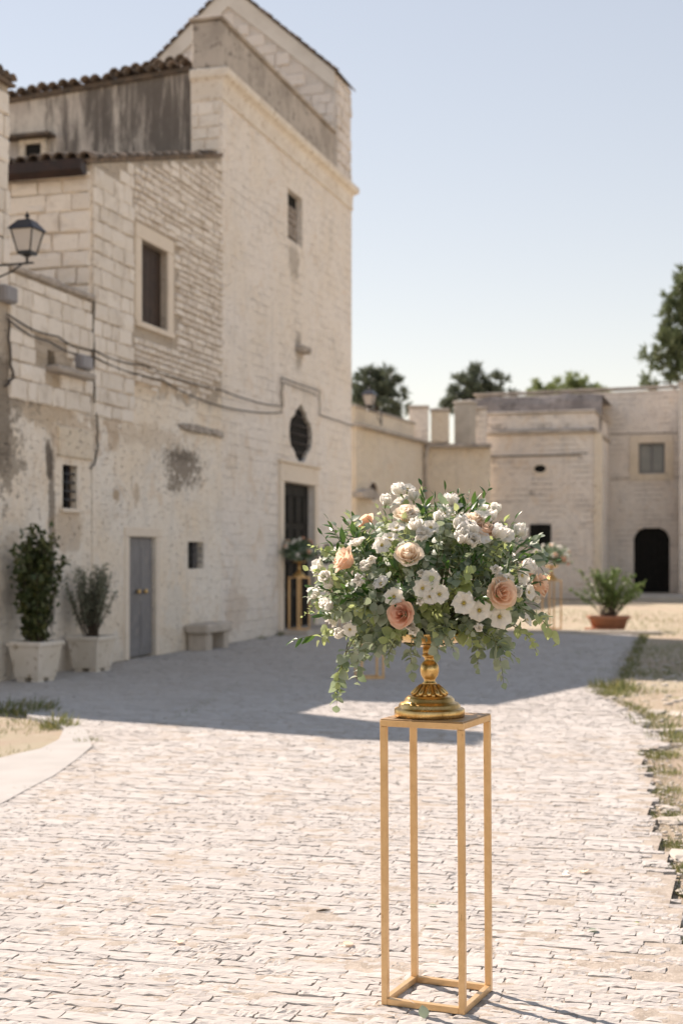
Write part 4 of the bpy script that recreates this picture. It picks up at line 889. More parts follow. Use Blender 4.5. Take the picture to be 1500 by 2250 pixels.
for k in range(420):
    y = r.uniform(5.6, 26); x = r.uniform(1.4, 6.5) + (.0 if y < 16 else 2)
    if not inside((x, y), PAVE) and not any(inside((x + dx, y), PAVE) for dx in (.12, -.12)): tuft(x, y, r.randint(4, 14), .05, .09, .006)
edge = [(5.9, 28.2), (3.55, 18.3), (2.95, 16.2), (2.95, 14.0), (2.80, 11.85), (2.42, 11.4), (2.15, 9.8), (1.87, 8.46), (1.68, 7.2), (1.49, 6.2), (1.32, 5.2)]
edge_pts = []
for (xa, ya), (xb, yb) in zip(edge, edge[1:]):
    n_ = int(math.hypot(xb - xa, yb - ya) / .035)
    for i in range(n_): t = i / n_; edge_pts.append((xa + (xb - xa) * t, ya + (yb - ya) * t))
for (x, y) in edge_pts:
    if mnoise.noise(Vector((x * 1.5, y * 1.5, 0))) > -.25 : tuft(x + r.uniform(.0, .16), y, r.randint(3, 9), .035 * r.uniform(.6, 1.6) * (1 if y < 12 else 1.6), .05, .0045 * (1 if y < 12 else 2))
o = link('grass', join_np('grass', None, [(BL, ms)], M_grass)); tag(o, 'dry green grass and weeds along the pavement edges', 'grass', kind='stuff')
ROCK = []
for k in range(6):
    q = random.Random(900 + k); vs = []; fs = []
    for i, (rr, z) in enumerate(((.8, -.3), (1, .1), (.7, .5))):
        for j in range(7): a = 6.283 * j / 7; vs.append((rr * math.cos(a) * q.uniform(.7, 1.15), rr * math.sin(a) * q.uniform(.6, 1.1), z * q.uniform(.7, 1.2)))
    vs.append((0, 0, .55))
    for i in range(2):
        for j in range(7): l = (j + 1) % 7; fs.append((i * 7 + j, i * 7 + l, i * 7 + 7 + l, i * 7 + 7 + j))
    for j in range(7): fs.append((14 + j, 14 + (j + 1) % 7, 21))
    ROCK.append((vs, fs))
bins = [[] for _ in ROCK]
for k in range(1500):
    y = r.uniform(5, 22) if k % 3 else r.uniform(14, 19); x = r.uniform(1.3, 6.0)
    if inside((x, y), PAVE): continue
    s_ = r.choice((.006, .01, .014, .02, .03)) * r.uniform(.7, 1.5) * (1.6 if y > 13 else 1)
    bins[k % 6].append(Matrix.Translation((x, y, -.04 + s_ * .2)) @ Euler((0, 0, r.uniform(0, 6))).to_matrix().to_4x4() @ Matrix.Diagonal((s_, s_ * .8, s_ * .5, 1)))
for k, (x, y) in enumerate(edge_pts * 3):
    s_ = r.choice((.005, .008, .012, .018)) * r.uniform(.7, 1.6); bins[k % 6].append(Matrix.Translation((x + r.gauss(.05, .07), y + r.uniform(-.03, .03), -.016)) @ Euler((0, 0, r.uniform(0, 6))).to_matrix().to_4x4() @ Matrix.Diagonal((s_, s_ * .8, s_ * .5, 1)))
for k in range(250):
    x, y = r.uniform(-5, -2.2), r.uniform(10.5, 15)
    if inside((x, y), PAVE) or inside((x, y), poly): continue
    s_ = r.uniform(.005, .02); bins[k % 6].append(Matrix.Translation((x, y, -.035)) @ Matrix.Diagonal((s_, s_ * .8, s_ * .5, 1)))
o = link('gravel', join_np('gravel', None, list(zip(ROCK, bins)), M_kerb)); tag(o, 'loose pale gravel scattered on the dry earth', 'gravel', kind='stuff')
for i, (x, y, s_) in enumerate(((1482, 1795, .16), (1497, 1870, .15), (1470, 1770, .08), (1440, 1560, .16), (1490, 1565, .2), (1478, 1600, .14), (1497, 2018, .045))):
    q = GP(x, y); m = MB(); m.add(*ROCK[i % 6]); o = m.build('flat_stone', M_kerb); o.location = (q.x, q.y, -.03); o.scale = (s_, s_ * .7, .05 if s_ > .1 else s_ * .6); o.rotation_euler = (0, 0, i * 1.3)
    tag(o, ('pale flat stone sunk in the earth beside the pavement edge', 'pale flat slab by the right picture edge below the other slab', 'small pale stone near the flat stone in the earth', 'pale stone at the left of the far rubble strip', 'largest pale stone in the far rubble strip at the right edge', 'pale stone lowest in the far rubble strip', 'pinkish pebble at the nearest corner of the pavement edge')[i], 'stone', 'stones in the earth')
# ------------------------------------------------------------------ gold flower stands
def make_stand(loc, rz, side, h, label, bar=.0225, lean=0.0):
    e = empty('flower_stand', loc, rz); tag(e, label, 'stand', 'gold flower stands'); e.rotation_euler = (0, lean, rz); s = side / 2
    for (x, y) in ((-s, -s), (s, -s), (s, s), (-s, s)):
        x0, y0 = (x if x < 0 else x - bar), (y if y < 0 else y - bar)
        m = MB(); m.rbox(x0, x0 + bar, y0, y0 + bar, 0.0, h - bar - .0005, .0016); m.build('leg', M_goldpaint, e)
    for nm, z in (('bottom_bar', .0006), ('top_bar', h - bar)):
        for i in range(4):
            m = MB(); o = .0006
            a = (-s + (bar if nm == 'bottom_bar' else 0), s - (bar if nm == 'bottom_bar' else 0), -s + o, -s + bar - o, z, z + bar) if i < 2 else (-s + bar + .0005, s - bar - .0005, -s + o, -s + bar - o, z, z + bar)
            if i % 2 == 0 and nm == 'top_bar' : a = (-s, s, -s, -s + bar, z, z + bar)
            if i % 2 == 1 and nm == 'top_bar' : a = (-s + bar + .0005, s - bar - .0005, -s, -s + bar, z, z + bar)
            m.rbox(*a, .0014); m.build(nm, M_goldpaint, e, Matrix.Rotation(i * math.pi / 2, 4, 'Z'))
    m = MB(); m.rbox(-s + .002, s - .002, -s + .002, s - .002, h + .0005, h + .004, .001); m.build('top_plate', M_goldtop, e)
    return e
SC = Vector((.3415, 5.05, 0)); SH = 1.0
stand = make_stand(SC, R(-24), .307, SH - .005, 'tall gold metal stand in the foreground with the large bouquet', lean=R(-.35))
# ------------------------------------------------------------------ gold pedestal bowl
def make_bowl(loc, label, seg=64):
    e = empty('pedestal_bowl', loc, R(10)); tag(e, label, 'bowl', 'gold pedestal bowls')
    m = MB(); m.lathe([(.0, 0), (.122, 0), (.1245, .003), (.1245, .024), (.121, .028), (.114, .029), (.110, .032), (.1085, .040), (.103, .047), (.094, .050), (.089, .053), (.087, .062), (.079, .070), (.062, .073), (.058, .074), (.0, .0745)], seg); m.build('base', M_goldleaf, e)
    m = MB(); m.lathe([(.0, .074), (.060, .074), (.056, .080), (.045, .092), (.034, .104), (.026, .114), (.0, .116)], 96, None, True, lambda i, a: 1 + (.075 * math.cos(a * 12) * (1 if 0 < i < 5 else 0))); lf = m.build('leaf_collar', M_goldleaf, e)
    for k in range(12):
        a = 2 * math.pi * (k + .5) / 12; q = MB(); q.tube([(.030 * math.cos(a), .030 * math.sin(a), .112), (.043 * math.cos(a), .043 * math.sin(a), .098), (.058 * math.cos(a), .058 * math.sin(a), .082), (.064 * math.cos(a), .064 * math.sin(a), .076)], [.003, .006, .008, .004], 8); q.build('acanthus_leaf', M_goldleaf, lf)
    m = MB(); m.lathe([(.0, .112), (.024, .112), (.026, .117), (.021, .121), (.019, .128), (.024, .134), (.030, .144), (.0335, .158), (.0335, .168), (.031, .180), (.025, .190), (.018, .196), (.0175, .204), (.022, .209), (.0265, .212), (.0265, .217), (.022, .220), (.0, .221)], 48); m.build('stem', M_goldleaf, e)
    m = MB(); m.lathe([(.0, .219), (.0225, .219), (.0225, .244), (.0, .245)], 96, None, True, lambda i, a: 1 + .05 * math.cos(a * 24) * (0 < i < 3)); m.build('fluted_neck', M_goldleaf, e)
    m = MB(); m.lathe([(.0, .243), (.030, .244), (.050, .248), (.085, .256), (.120, .268), (.145, .281), (.158, .293), (.161, .297), (.158, .299), (.150, .292), (.115, .276), (.07, .264), (.0, .260)], seg); m.build('bowl', M_goldleaf, e)
    return e
BC = Vector((.312, 5.05, SH)); bowl = make_bowl(BC, 'antique gold pedestal bowl carrying the large foreground bouquet')

# ------------------------------------------------------------------ bouquet
M_euc = leafy('eucalyptus_leaf', (.15, .21, .15), (.44, .49, .40), .36, .5, (.30, .40, .16)); M_pale = leafy('pale_green_leaf', (.32, .40, .18), (.44, .49, .28), .45, .5, (.50, .58, .18)); M_rus = leafy('ruscus_leaf', (.022, .07, .018), (.065, .14, .04), .28, .32, (.16, .32, .04))
M_stem = blotch('green_stem', (.10, .14, .05), (.16, .14, .08), 30, .6, 0)
def petal_mat(name, c1, c2, tr, edge):
    tr = min(.52, tr + .1)
    g = G(name); r = g.island(); v = g.obj(); c = g.mix(r, c1, c2)
    zz = g.node('ShaderNodeSeparateXYZ', {0: v}).outputs[2]; c = g.mix(g.math('MULTIPLY', g.ss(zz, .014, .034), .55), c, edge); nz = g.noise(g.map(v, (1, 1, .3)), 160, 3)
    p = g.pbr(c, .6, g.bump(nz, .25, .002), spec=.2, **{'Subsurface Weight': 0.0}); t = g.node('ShaderNodeBsdfTranslucent', {'Color': c}).outputs[0]
    return g.done(g.node('ShaderNodeMixShader', {0: tr, 1: p, 2: t}).outputs[0])
M_white = petal_mat('white_petal', (.86, .83, .77), (.90, .88, .83), .42, (.90, .88, .84)); M_peach = petal_mat('peach_petal', (.93, .66, .49), (.94, .73, .57), .42, (.90, .72, .58)); M_dusk = petal_mat('dusky_peach_petal', (.84, .50, .36), (.87, .56, .42), .4, (.84, .60, .48)); M_blush = petal_mat('cream_blush_petal', (.88, .70, .54), (.88, .76, .62), .42, (.90, .84, .74))
M_stamen = blotch('yellow_stamen', (.62, .46, .10), (.42, .36, .10), 200, .7, 0, space='obj'); M_calyx = blotch('green_calyx', (.16, .24, .08), (.22, .28, .11), 60, .6, 0, space='obj')
def grid_mesh(f, nu, nv):
    vs = [f(i / (nu - 1) * 2 - 1, j / (nv - 1)) for j in range(nv) for i in range(nu)]
    return vs, [(j * nu + i, j * nu + i + 1, (j + 1) * nu + i + 1, (j + 1) * nu + i) for j in range(nv - 1) for i in range(nu - 1)]
def lis_petal(open_, seed):
    r = random.Random(seed); ph = r.uniform(0, 6)
    def f(a, v):
        L = .036; hw = L * .74 * math.sin(math.pi * (.10 + .62 * v)) ** .9 * (1 if v < .9 else .93); x = a * hw
        if open_: y = L * (.16 * v + .66 * v * v); z = L * (1.02 * v - .42 * v * v)
        else: y = L * (.62 * math.sin(v * 2.2) * .62); z = L * (1.15 * v)
        y -= (.16 if open_ else .42) * x * x / L * 1.5
        rim = v ** 3; y += rim * .0048 * math.sin(a * 4.5 + ph); z += rim * .0042 * math.sin(a * 6 + ph * 2) - (a * a) * rim * .002
        return (x, y + .002, z)
    return grid_mesh(f, 7, 7)
def rose_petal(k, seed):
    r = random.Random(seed); ph = r.uniform(0, 6); r0 = (.0045, .0095, .0145, .0195, .0235)[k]; curl = (-.002, .0005, .0025, .006, .011)[k]; hh = (.040, .041, .041, .040, .036)[k]; sp = (1.5, 1.25, 1.0, .92, .86)[k]
    def f(a, v):
        wv = math.sin(math.pi * (.18 + .55 * v)) ** .7; an = a * sp * wv; rr = r0 * (.45 + .75 * math.sin(v * 1.5)) + curl * v ** 3.2 * (1 - .35 * a * a) + .0012 * math.sin(a * 5 + ph) * v ** 3; rr += .0015 * a
        z = hh * (v - .12 * a * a * v) - max(0, curl) * .75 * v ** 6 * (1 - .3 * a * a)
        return (rr * math.sin(an), rr * math.cos(an), z)
    return grid_mesh(f, 8, 8)
def tmesh(name, t, mat, M=None): m = MB(); m.add(t[0], t[1], True, M); return m.mesh(name, mat)
LIS = {o: [tmesh('petal', lis_petal(o, 10 * o + i), M_white) for i in range(4)] for o in (0, 1)}
ROSE = {m.name: [[tmesh('petal', rose_petal(k, 50 + k * 3 + i), m) for i in range(2)] for k in range(5)] for m in (M_peach, M_dusk, M_blush)}
q = MB(); q.lathe([(.001, -.018), (.0025, -.016), (.004, -.006), (.006, .002), (.0045, .006), (.001, .008)], 8)
for k in range(5):
    a = k * 1.2566; q.add([(.004 * math.cos(a + .5), .004 * math.sin(a + .5), 0), (.004 * math.cos(a - .5), .004 * math.sin(a - .5), 0), (.012 * math.cos(a), .012 * math.sin(a), .016)], [(0, 1, 2)])
CALYX = q.mesh('blossom', M_calyx)
q = MB(); q.lathe([(.0015, .003), (.0032, .008), (.0035, .012), (.001, .014)], 8)
for k in range(6): a = k * 1.047; q.tube([(.002 * math.cos(a), .002 * math.sin(a), .004), (.006 * math.cos(a), .006 * math.sin(a), .015)], [.0006, .0016], 5)
STAMEN = q.mesh('stamen', M_stamen)
def Mz(pos, zdir, roll, s): 
    z = Vector(zdir).normalized(); x = z.orthogonal().normalized(); y = z.cross(x); m = Matrix((x, y, z)).transposed().to_4x4() @ Matrix.Rotation(roll, 4, 'Z') @ Matrix.Scale(s, 4); m.translation = pos; return m
br = random.Random(2024)
def put_lis(parent, pos, dr, s, open_):
    o = link('lisianthus', CALYX, parent, Mz(pos, dr, br.uniform(0, 6), s)); n = 6 if open_ else 5
    for k in range(n):
        tl = br.uniform(-.12, .10) if open_ else br.uniform(-.06, .12)
        link('petal', LIS[open_][br.randrange(4)], o, Matrix.Rotation(2 * math.pi * k / n + br.uniform(-.12, .12), 4, 'Z') @ Matrix.Rotation(-tl, 4, 'X') @ Matrix.Diagonal((br.uniform(.9, 1.15), br.uniform(.9, 1.1), br.uniform(.92, 1.08), 1)))
    if not open_:
        for k in range(3): link('petal', LIS[0][br.randrange(4)], o, Matrix.Rotation(2.1 * k + .5, 4, 'Z') @ Matrix.Diagonal((.75, .6, .95, 1)))
    else: link('stamen', STAMEN, o)
    return o
def put_rose(parent, pos, dr, s, mat):
    o = link('rose', CALYX, parent, Mz(pos, dr, br.uniform(0, 6), s))
    for k, n in enumerate((2, 3, 4, 5, 5)):
        for i in range(n): link('petal', ROSE[mat.name][k][br.randrange(2)], o, Matrix.Translation((0, 0, -.002 * k)) @ Matrix.Rotation(2 * math.pi * i / n + k * .9 + br.uniform(-.15, .15), 4, 'Z') @ Matrix.Rotation(br.uniform(-.08, .08), 4, 'X'))
    return o
BQ = empty('bouquet', (BC.x, BC.y, BC.z + .27)); tag(BQ, 'large foreground bouquet of white and peach flowers with trailing eucalyptus', 'bouquet', 'bouquets on gold stands')
O = Vector((BC.x, BC.y, BC.z + .27)); CEN = Vector((0, 0, .17)); RX, RY, RZ = .395, .36, .325
def surf(x, y, depth=1.0, back=False):
    """picture position in the photograph -> point on the bouquet's dome (local), and its outward direction"""
    d = 5.0
    for _ in range(4):
        w_ = AT(x, y, d) - O - CEN; q = 1 - (w_.x / RX) ** 2 - (w_.z / (RZ if w_.z > 0 else .30)) ** 2; yy = -RY * math.sqrt(max(q, .02)) * depth; d = O.y + yy
    p = AT(x, y, d) - O; n = Vector((p.x / RX ** 2, p.y / RY ** 2, (p.z - CEN.z) / RZ ** 2)).normalized(); return p, n
Z2 = lambda zx, zy: (640 + zx / 2.4194, 1040 + zy / 2.4194)
for (zx, zy, s, mat, tilt) in ((612, 232, 1.20, M_blush, (-.2, -.5, .9)), (625, 445, 1.30, M_blush, (-.1, -.75, .65)), (300, 470, 1.35, M_peach, (-.85, -.25, .45)), (590, 745, 1.28, M_dusk, (-.35, -.9, .1)), (1105, 640, 1.42, M_peach, (.25, -.95, .12)), (1300, 590, 1.15, M_peach, (.9, -.1, .35)), (965, 262, 1.0, M_blush, (.1, -.4, .9)), (1022, 315, 1.05, M_peach, (.3, -.5, .8))):
    p, n = surf(*Z2(zx, zy)); dr = Vector(tilt).normalized(); put_rose(BQ, p - dr * .012 + n * .008, dr, s, mat)
OPEN = ((550, 655, 1.0), (740, 563, .95), (785, 642, .95), (910, 688, 1.05), (990, 725, 1.05), (1095, 757, 1.08), (487, 390, .85), (735, 655, .8), (697, 612, .95))
for (zx, zy, s) in OPEN:
    p, n = surf(*Z2(zx, zy)); dr = (n * .5 + Vector((br.uniform(-.25, .25), -1, br.uniform(-.05, .25)))).normalized(); put_lis(BQ, p + n * .012 - dr * .015, dr, s * br.uniform(.88, 1.08), 1)
CUP = ((690, 535, .6), (980, 805, .85), (625, 805, .95), (645, 830, .8), (685, 680, .6), (185, 690, 1.05), (205, 560, .95), (122, 650, .55), (265, 850, .85), (320, 825, .9), (380, 570, 1.0), (345, 365, 1.0), (505, 162, 1.0), (572, 95, .9), (622, 98, .9), (647, 128, .85), (585, 160, .95), (525, 340, 1.0), (560, 297, .95), (665, 300, 1.05), (705, 320, 1.1), (740, 300, .95), (690, 345, .9),
       (845, 172, 1.15), (810, 215, 1.1), (780, 245, 1.0), (868, 185, 1.0), (895, 285, 1.15), (940, 318, 1.2), (905, 360, 1.1), (985, 350, 1.05), (955, 375, .9), (1000, 255, 1.0), (1045, 255, 1.05), (1072, 212, .95), (1080, 345, 1.2), (1130, 340, 1.1), (1190, 330, 1.0), (1105, 570, 1.1), (1185, 635, 1.1), (1240, 632, 1.05), (1210, 548, 1.15), (1300, 668, .75), (1245, 770, .7), (1240, 505, 1.0), (400, 495, 1.0), (435, 470, .9),
       (472, 582, .8), (205, 700, .9), (215, 590, .8), (640, 240, .9), (1150, 560, .8), (1065, 520, .7))
for (zx, zy, s) in CUP:
    p, n = surf(*Z2(zx, zy)); dr = (n * .8 + rdir(br) * .45 + Vector((0, -.25, .35))).normalized()
    put_lis(BQ, p - dr * .014 + n * br.uniform(0, .02), dr, s * br.uniform(.72, 1.08), 1 if br.random() < .25 else 0)
# flowers on the far side, one mesh each
def fused(kind, name, seed):
    m = MB(); r = random.Random(seed)
    if kind == 'lis':
        for k in range(6): t = lis_petal(r.randrange(2), seed + k); m.add(t[0], t[1], True, Matrix.Rotation(k * 1.047, 4, 'Z'))
    else:
        for k, n in enumerate((2, 3, 4, 5, 5)):
            for i in range(n): t = rose_petal(k, seed + k); m.add(t[0], t[1], True, Matrix.Rotation(6.283 * i / n + k * .9, 4, 'Z'))
    return m
FL = [fused('lis', 'blossom', 300 + i).mesh('blossom', M_white) for i in range(3)]; FR = [fused('rose', 'rose', 310).mesh('rose', M_peach), fused('rose', 'rose', 320).mesh('rose', M_dusk)]
def dome(r, ymin=-1.0, ymax=1.0):
    while True:
        d = rdir(r)
        if d.z > -.35 and ymin <= d.y <= ymax: return d
for k in range(26):
    d = dome(br, .15); p = CEN + Vector((d.x * RX, d.y * RY, d.z * RZ)); link('lisianthus' if k % 5 else 'rose', FL[k % 3] if k % 5 else FR[k % 2], BQ, Mz(p, d, k, 1.05))
# greenery
LT = {'euc': [leaf_tpl(.0205, .043, .25, .2 + .1 * i) for i in range(3)], 'pale': [leaf_tpl(.0175, .041, .25, .15 + .12 * i) for i in range(3)], 'rus': [leaf_tpl(.0085, .052, .3, .12 + .1 * i, 5) for i in range(3)]}
LMAT = {'euc': M_euc, 'pale': M_pale, 'rus': M_rus}; LME = {k: [tmesh('leaf', t, LMAT[k]) for t in v] for k, v in LT.items()}
def sprig_path(p0, p1, lift):
    p0, p1 = Vector(p0), Vector(p1); c = (p0 + p1) / 2 + lift; return lambda t: p0 * (1 - t) ** 2 + c * 2 * t * (1 - t) + p1 * t * t
def sprig_leaves(f, n, kind, r, t0=.35, size=1.0, dens=1):
    out = []
    for i in range(n):
        t = t0 + (1 - t0) * (i + 1) / n; p = f(min(t, 1)); tg = (f(min(t + .02, 1.02)) - f(t - .02)).normalized(); sd = tg.cross(rdir(r)).normalized(); s = size * (1.1 - .45 * (t - t0) / (1 - t0)) * r.uniform(.8, 1.2)
        if i == n - 1: dirs = [tg]
        elif kind == 'rus': dirs = [(sd * (1 if i % 2 else -1) * .75 + tg * .8)]
        else: dirs = [sd + tg * .45, -sd + tg * .45]
        for d in dirs:
            d = (d + rdir(r) * .25 + Vector((0, 0, .12))).normalized(); out.append(frame_m(p, d, rdir(r) * .8 + Vector((0, -.35, .8)) + tg * .2, (s * r.uniform(.85, 1.15), s, s)))
    return out
def inP(zx, zy, depth=1.0): return surf(*Z2(zx, zy), depth)[0]
nleaf = 0
def sprig(kind, a, b, lift, n, size=1.0, t0=.35, as_parts=True, da=.6, db=1.0, out=0.0):
    global nleaf
    p0 = inP(*a, da); p1, nn = surf(*Z2(*b), db); p1 = p1 + nn * out; f = sprig_path(p0, p1, Vector(lift)); m = MB(); m.tube([f(t) for t in np.linspace(0, 1, 9)], [.0022 - .0015 * t for t in np.linspace(0, 1, 9)], 5); o = m.build('sprig', M_stem, BQ)
    for M in sprig_leaves(f, n, kind, br, t0, size): link('leaf', br.choice(LME[kind]), o, M); nleaf += 1
for a in (('euc', (330, 880), (240, 1235), (-.03, -.02, .02), 11, .95, .12), ('euc', (380, 860), (350, 1110), (-.01, -.03, .02), 8, .95, .2), ('pale', (300, 900), (235, 1190), (.0, -.04, 0), 8, .85, .3), ('euc', (1060, 850), (1125, 1115), (.01, -.03, .03), 9, 1.0, .2), ('euc', (1000, 880), (985, 1040), (.0, -.02, .02), 6, .8, .2), ('pale', (1150, 800), (1300, 950), (.03, -.02, .02), 9, .75, .1),
          ('pale', (1230, 720), (1400, 905), (.03, -.02, .03), 7, 1.15, .15), ('euc', (640, 880), (640, 1085), (-.01, -.04, .02), 8, .9, .15), ('euc', (560, 880), (510, 1010), (-.01, -.04, .02), 6, .85, .15), ('rus', (200, 850), (10, 890), (.0, -.01, .01), 6, .9, .25), ('pale', (250, 820), (150, 890), (.0, -.02, .02), 6, 1.0, .2), ('pale', (200, 650), (60, 760), (.01, 0, .02), 8, .42, .1), ('pale', (240, 440), (105, 385), (0, -.01, .0), 7, .5, .2),
          ('rus', (320, 420), (195, 245), (-.01, -.01, -.02), 8, .95, .2), ('rus', (380, 420), (290, 255), (-.01, -.02, .01), 7, .95, .2), ('rus', (330, 480), (165, 325), (.0, -.01, -.02), 7, .9, .2), ('rus', (740, 330), (690, 65), (.0, -.01, 0), 10, .95, .3), ('rus', (760, 330), (755, 120), (.01, -.01, 0), 7, 1.0, .3), ('rus', (880, 300), (885, 110), (.0, -.01, .01), 7, .9, .3), ('rus', (890, 270), (1050, 70), (.02, -.01, -.02), 8, .9, .25), ('rus', (900, 260), (945, 105), (.0, -.01, 0), 6, .9, .3),
          ('rus', (1240, 480), (1405, 465), (.0, -.01, -.02), 6, .8, .3), ('euc', (1230, 480), (1330, 430), (.0, -.02, .0), 5, 1.25, .1), ('euc', (1210, 420), (1320, 340), (.0, -.02, .0), 5, 1.0, .2), ('rus', (620, 560), (760, 385), (.0, -.03, 0), 6, .95, .2), ('rus', (820, 600), (900, 460), (.0, -.03, 0), 7, .8, .2), ('rus', (850, 560), (780, 430), (.0, -.03, 0), 6, .8, .2), ('rus', (240, 780), (120, 745), (0, -.01, .01), 5, .9, .2), ('rus', (350, 700), (290, 620), (0, -.03, 0), 6, .9, .1), ('rus', (1180, 470), (1270, 440), (0, -.02, 0), 6, .8, .1)):
    kd, p_, q_, lf, n, sz, t0 = a; sprig(kd, p_, q_, lf, n, sz, t0)
FOL = {k: [[] for _ in range(3)] for k in LT}; stems = MB()
def fill(kind, n, r, front):
    for _ in range(n):
        d = dome(r, -1.0 if front else 0, .1 if front else 1.0)
        if front and d.z < -.1 and r.random() < .5: continue
        e_ = CEN + Vector((d.x * RX, d.y * RY, d.z * (RZ if d.z > 0 else .27))) * r.uniform(.88, 1.14) ; p0 = Vector((d.x * .12, d.y * .1, .03 + .05 * r.random())); f = sprig_path(p0, e_, Vector((0, 0, .05)) + rdir(r) * .03)
        stems.tube([f(t) for t in (0, .25, .5, .75, 1)], [.002, .002, .0018, .0014, .0008], 4)
        for M in sprig_leaves(f, r.randint(7, 11), kind, r, .42, r.uniform(.8, 1.15)): FOL[kind][r.randrange(3)].append(M)
for kd, nf, nb in (('euc', 60, 50), ('pale', 34, 18), ('rus', 38, 22)): fill(kd, nf, br, True); fill(kd, nb, br, False)
for _ in range(60):                                        # collar of eucalyptus hanging over the bowl's rim
    a = br.uniform(0, 6.283); kd = br.choice(('euc', 'euc', 'euc', 'pale')); c_, s_ = math.cos(a), math.sin(a); r1 = br.uniform(.2, .36); p0 = Vector((c_ * .08, s_ * .08, .05)); e_ = Vector((c_ * r1, s_ * r1, br.uniform(-.06, .05) + (.02 if abs(c_) < .5 else 0))); f = sprig_path(p0, e_, Vector((0, 0, .07)))
    stems.tube([f(t) for t in (0, .25, .5, .75, 1)], [.002, .002, .0018, .0014, .0008], 4)
    for M in sprig_leaves(f, br.randint(6, 9), kd, br, .35, br.uniform(.85, 1.2)): FOL[kd][br.randrange(3)].append(M)
for kd in FOL: link('foliage', join_np('foliage', None, list(zip(LT[kd], FOL[kd])), LMAT[kd]), BQ)['kind'] = 'stuff'
stems.build('stems', M_stem, BQ)['kind'] = 'stuff'
m = MB(); m.lathe([(.0, -.02), (.10, -.012), (.135, .02), (.12, .06), (.08, .10), (.0, .115)], 20, None, True, lambda i, a: 1 + .06 * math.sin(a * 5 + i)); m.build('dark_foam_core', blotch('dark_green_foam', (.012, .022, .010), (.02, .03, .014), 40, .9, .4, .01), BQ)  # hidden core added, coloured near black to darken the gaps between leaves

# ------------------------------------------------------------------ the other stands along the aisle, with their bowls and bouquets
fr_ = random.Random(8)
def far_bouquet(loc, label, seed):
    r = random.Random(seed); e = empty('bouquet', loc, seed * 1.1); tag(e, label, 'bouquet', 'bouquets on gold stands'); L_ = {'euc': [], 'rus': []}
    for _ in range(150):
        d = dome(r); kd = r.choice(('euc', 'rus')); e_ = Vector((0, 0, .17)) + Vector((d.x * .40, d.y * .40, d.z * (.30 if d.z > 0 else .3))) * r.uniform(.75, 1.1); f = sprig_path((0, 0, .05), e_, Vector((0, 0, .05)))
        L_[kd] += [M @ Matrix.Scale(1.5, 4) for M in sprig_leaves(f, 6, kd, r, .45)]
    for kd in L_: link('foliage', join_np('foliage', None, [(LT[kd][0], L_[kd])], LMAT[kd]), e)['kind'] = 'stuff'
    for k in range(34):
        d = dome(r); p = Vector((0, 0, .17)) + Vector((d.x * .38, d.y * .38, d.z * .30)); link('rose' if k % 3 == 0 else 'lisianthus', FR[k % 2] if k % 3 == 0 else FL[k % 3], e, Mz(p, d, k, 1.25))
    return e
for i, (x, y, rz, lb) in enumerate(((657, 1394, R(40), 'in front of the dark church door'), (737, 1386, R(20), 'to the right of the church door'), (811, 1490, R(15), 'standing directly behind the large foreground bouquet'), (1211, 1383, R(50), 'on the far right beyond the pavement shade'))):
    q = GP(x, y) if i else Vector((-.84, 28.2, .095)); make_stand(q, rz, .31, 1.05, 'slim gold metal stand ' + lb, .026); b = copy_tree(bowl); b.location = (q.x, q.y, q.z + 1.056); b['label'] = 'small distant gold bowl ' + lb
    far_bouquet((q.x, q.y, q.z + 1.056 + .27), 'distant white and peach bouquet ' + lb, 90 + i)

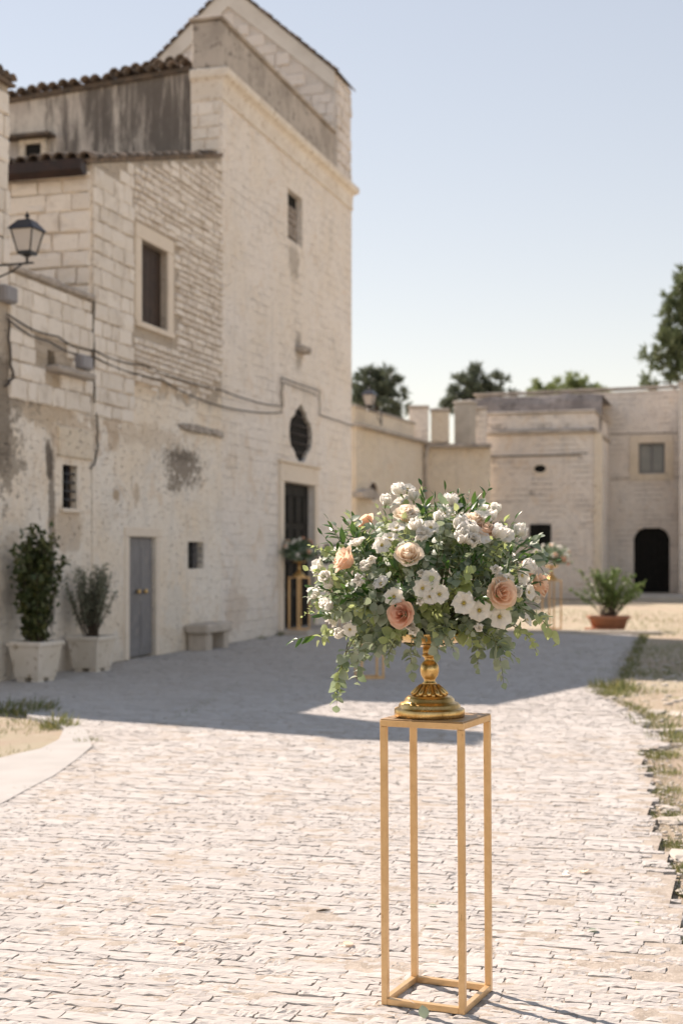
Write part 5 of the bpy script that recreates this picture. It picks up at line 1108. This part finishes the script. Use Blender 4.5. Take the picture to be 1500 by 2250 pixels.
# ------------------------------------------------------------------ fallen petals and leaves
def fallen(name, t, mat, x, y, rz, tilt, s, z, label, cat):
    q = GP(x, y, z); m = MB(); m.add(t[0], t[1], True); o = m.build(name, mat); o.location = (q.x, q.y, z); o.rotation_euler = (tilt[0], tilt[1], rz); o.scale = (s, s, s); tag(o, label, cat, 'fallen petals and leaves')
EL = leaf_tpl(.019, .042, .15, .1, 5); PT = lis_petal(0, 7)
fallen('fallen_leaf', EL, M_euc, 958, 1990, 1.2, (.1, .1), .95, .006, 'round grey-green leaf on the paving seen through the gold stand', 'leaf')
fallen('fallen_leaf', EL, M_euc, 1312, 2042, 1.7, (.06, .1), 1.0, .008, 'pale green leaf lying on the paving right of the stand', 'leaf')
fallen('fallen_leaf', EL, M_pale, 1404, 2028, 1.0, (.1, .5), .5, .008, 'tiny green leaf on the paving near the right edge', 'leaf')
fallen('fallen_leaf', EL, M_euc, 932, 2238, .3, (1.15, .0), 1.05, .012, 'round green leaf leaning on the bottom bar of the stand', 'leaf')
fallen('fallen_petal', PT, M_peach, 775, 2072, 2.0, (-1.1, .2), .95, .006, 'peach petal on the paving left of the stand', 'petal')
fallen('fallen_petal', PT, M_white, 762, 2078, .6, (-1.3, .0), .8, .006, 'white petal touching the peach petal left of the stand', 'petal')
fallen('fallen_petal', PT, M_peach, 402, 2068, 2.4, (-1.1, .2), .7, .006, 'peach curled petal alone on the left paving', 'petal')
fallen('fallen_petal', PT, M_white, 390, 2066, 1.0, (-1.2, .0), .7, .006, 'white curled petal beside the lone peach petal on the left', 'petal')
for i, (x, y, m_) in enumerate(((1238, 1918, M_white), (1252, 1921, M_white), (1278, 1912, M_blush), (1268, 1916, M_white))): fallen('fallen_petal', PT, m_, x, y, i * 1.7, (-1.15, .1), 1.0, .006, ('white petal at the left of the group on the right paving', 'white petal second from left in the group on the right paving', 'cream petal at the right of the group on the right paving', 'white petal between its neighbours in the group on the right paving')[i], 'petal')
for i, (x, y) in enumerate(((1038, 2170), (925, 2208))): fallen('fallen_petal', PT, M_white, x, y, i + .5, (-1.0, .1), 1.1, .006, ('white petal inside the stand base near the right leg', 'white petal inside the stand base near the front bar')[i], 'petal')
m = MB(); m.tube([(-.03, 0, .004), (0, .006, .008), (.032, .016, .005)], [.003, .006, .002], 5); o = m.build('dry_twig', M_bark); o.location = GP(710, 2004); tag(o, 'dark dry twig on the paving in the left foreground', 'twig')
m = MB(); m.tube([(-.008, 0, .004), (.006, .004, .008)], [.004, .003], 6); o = m.build('bark_crumb', M_bark); o.location = GP(626, 2051); tag(o, 'small brown crumb of bark on the left paving', 'twig')
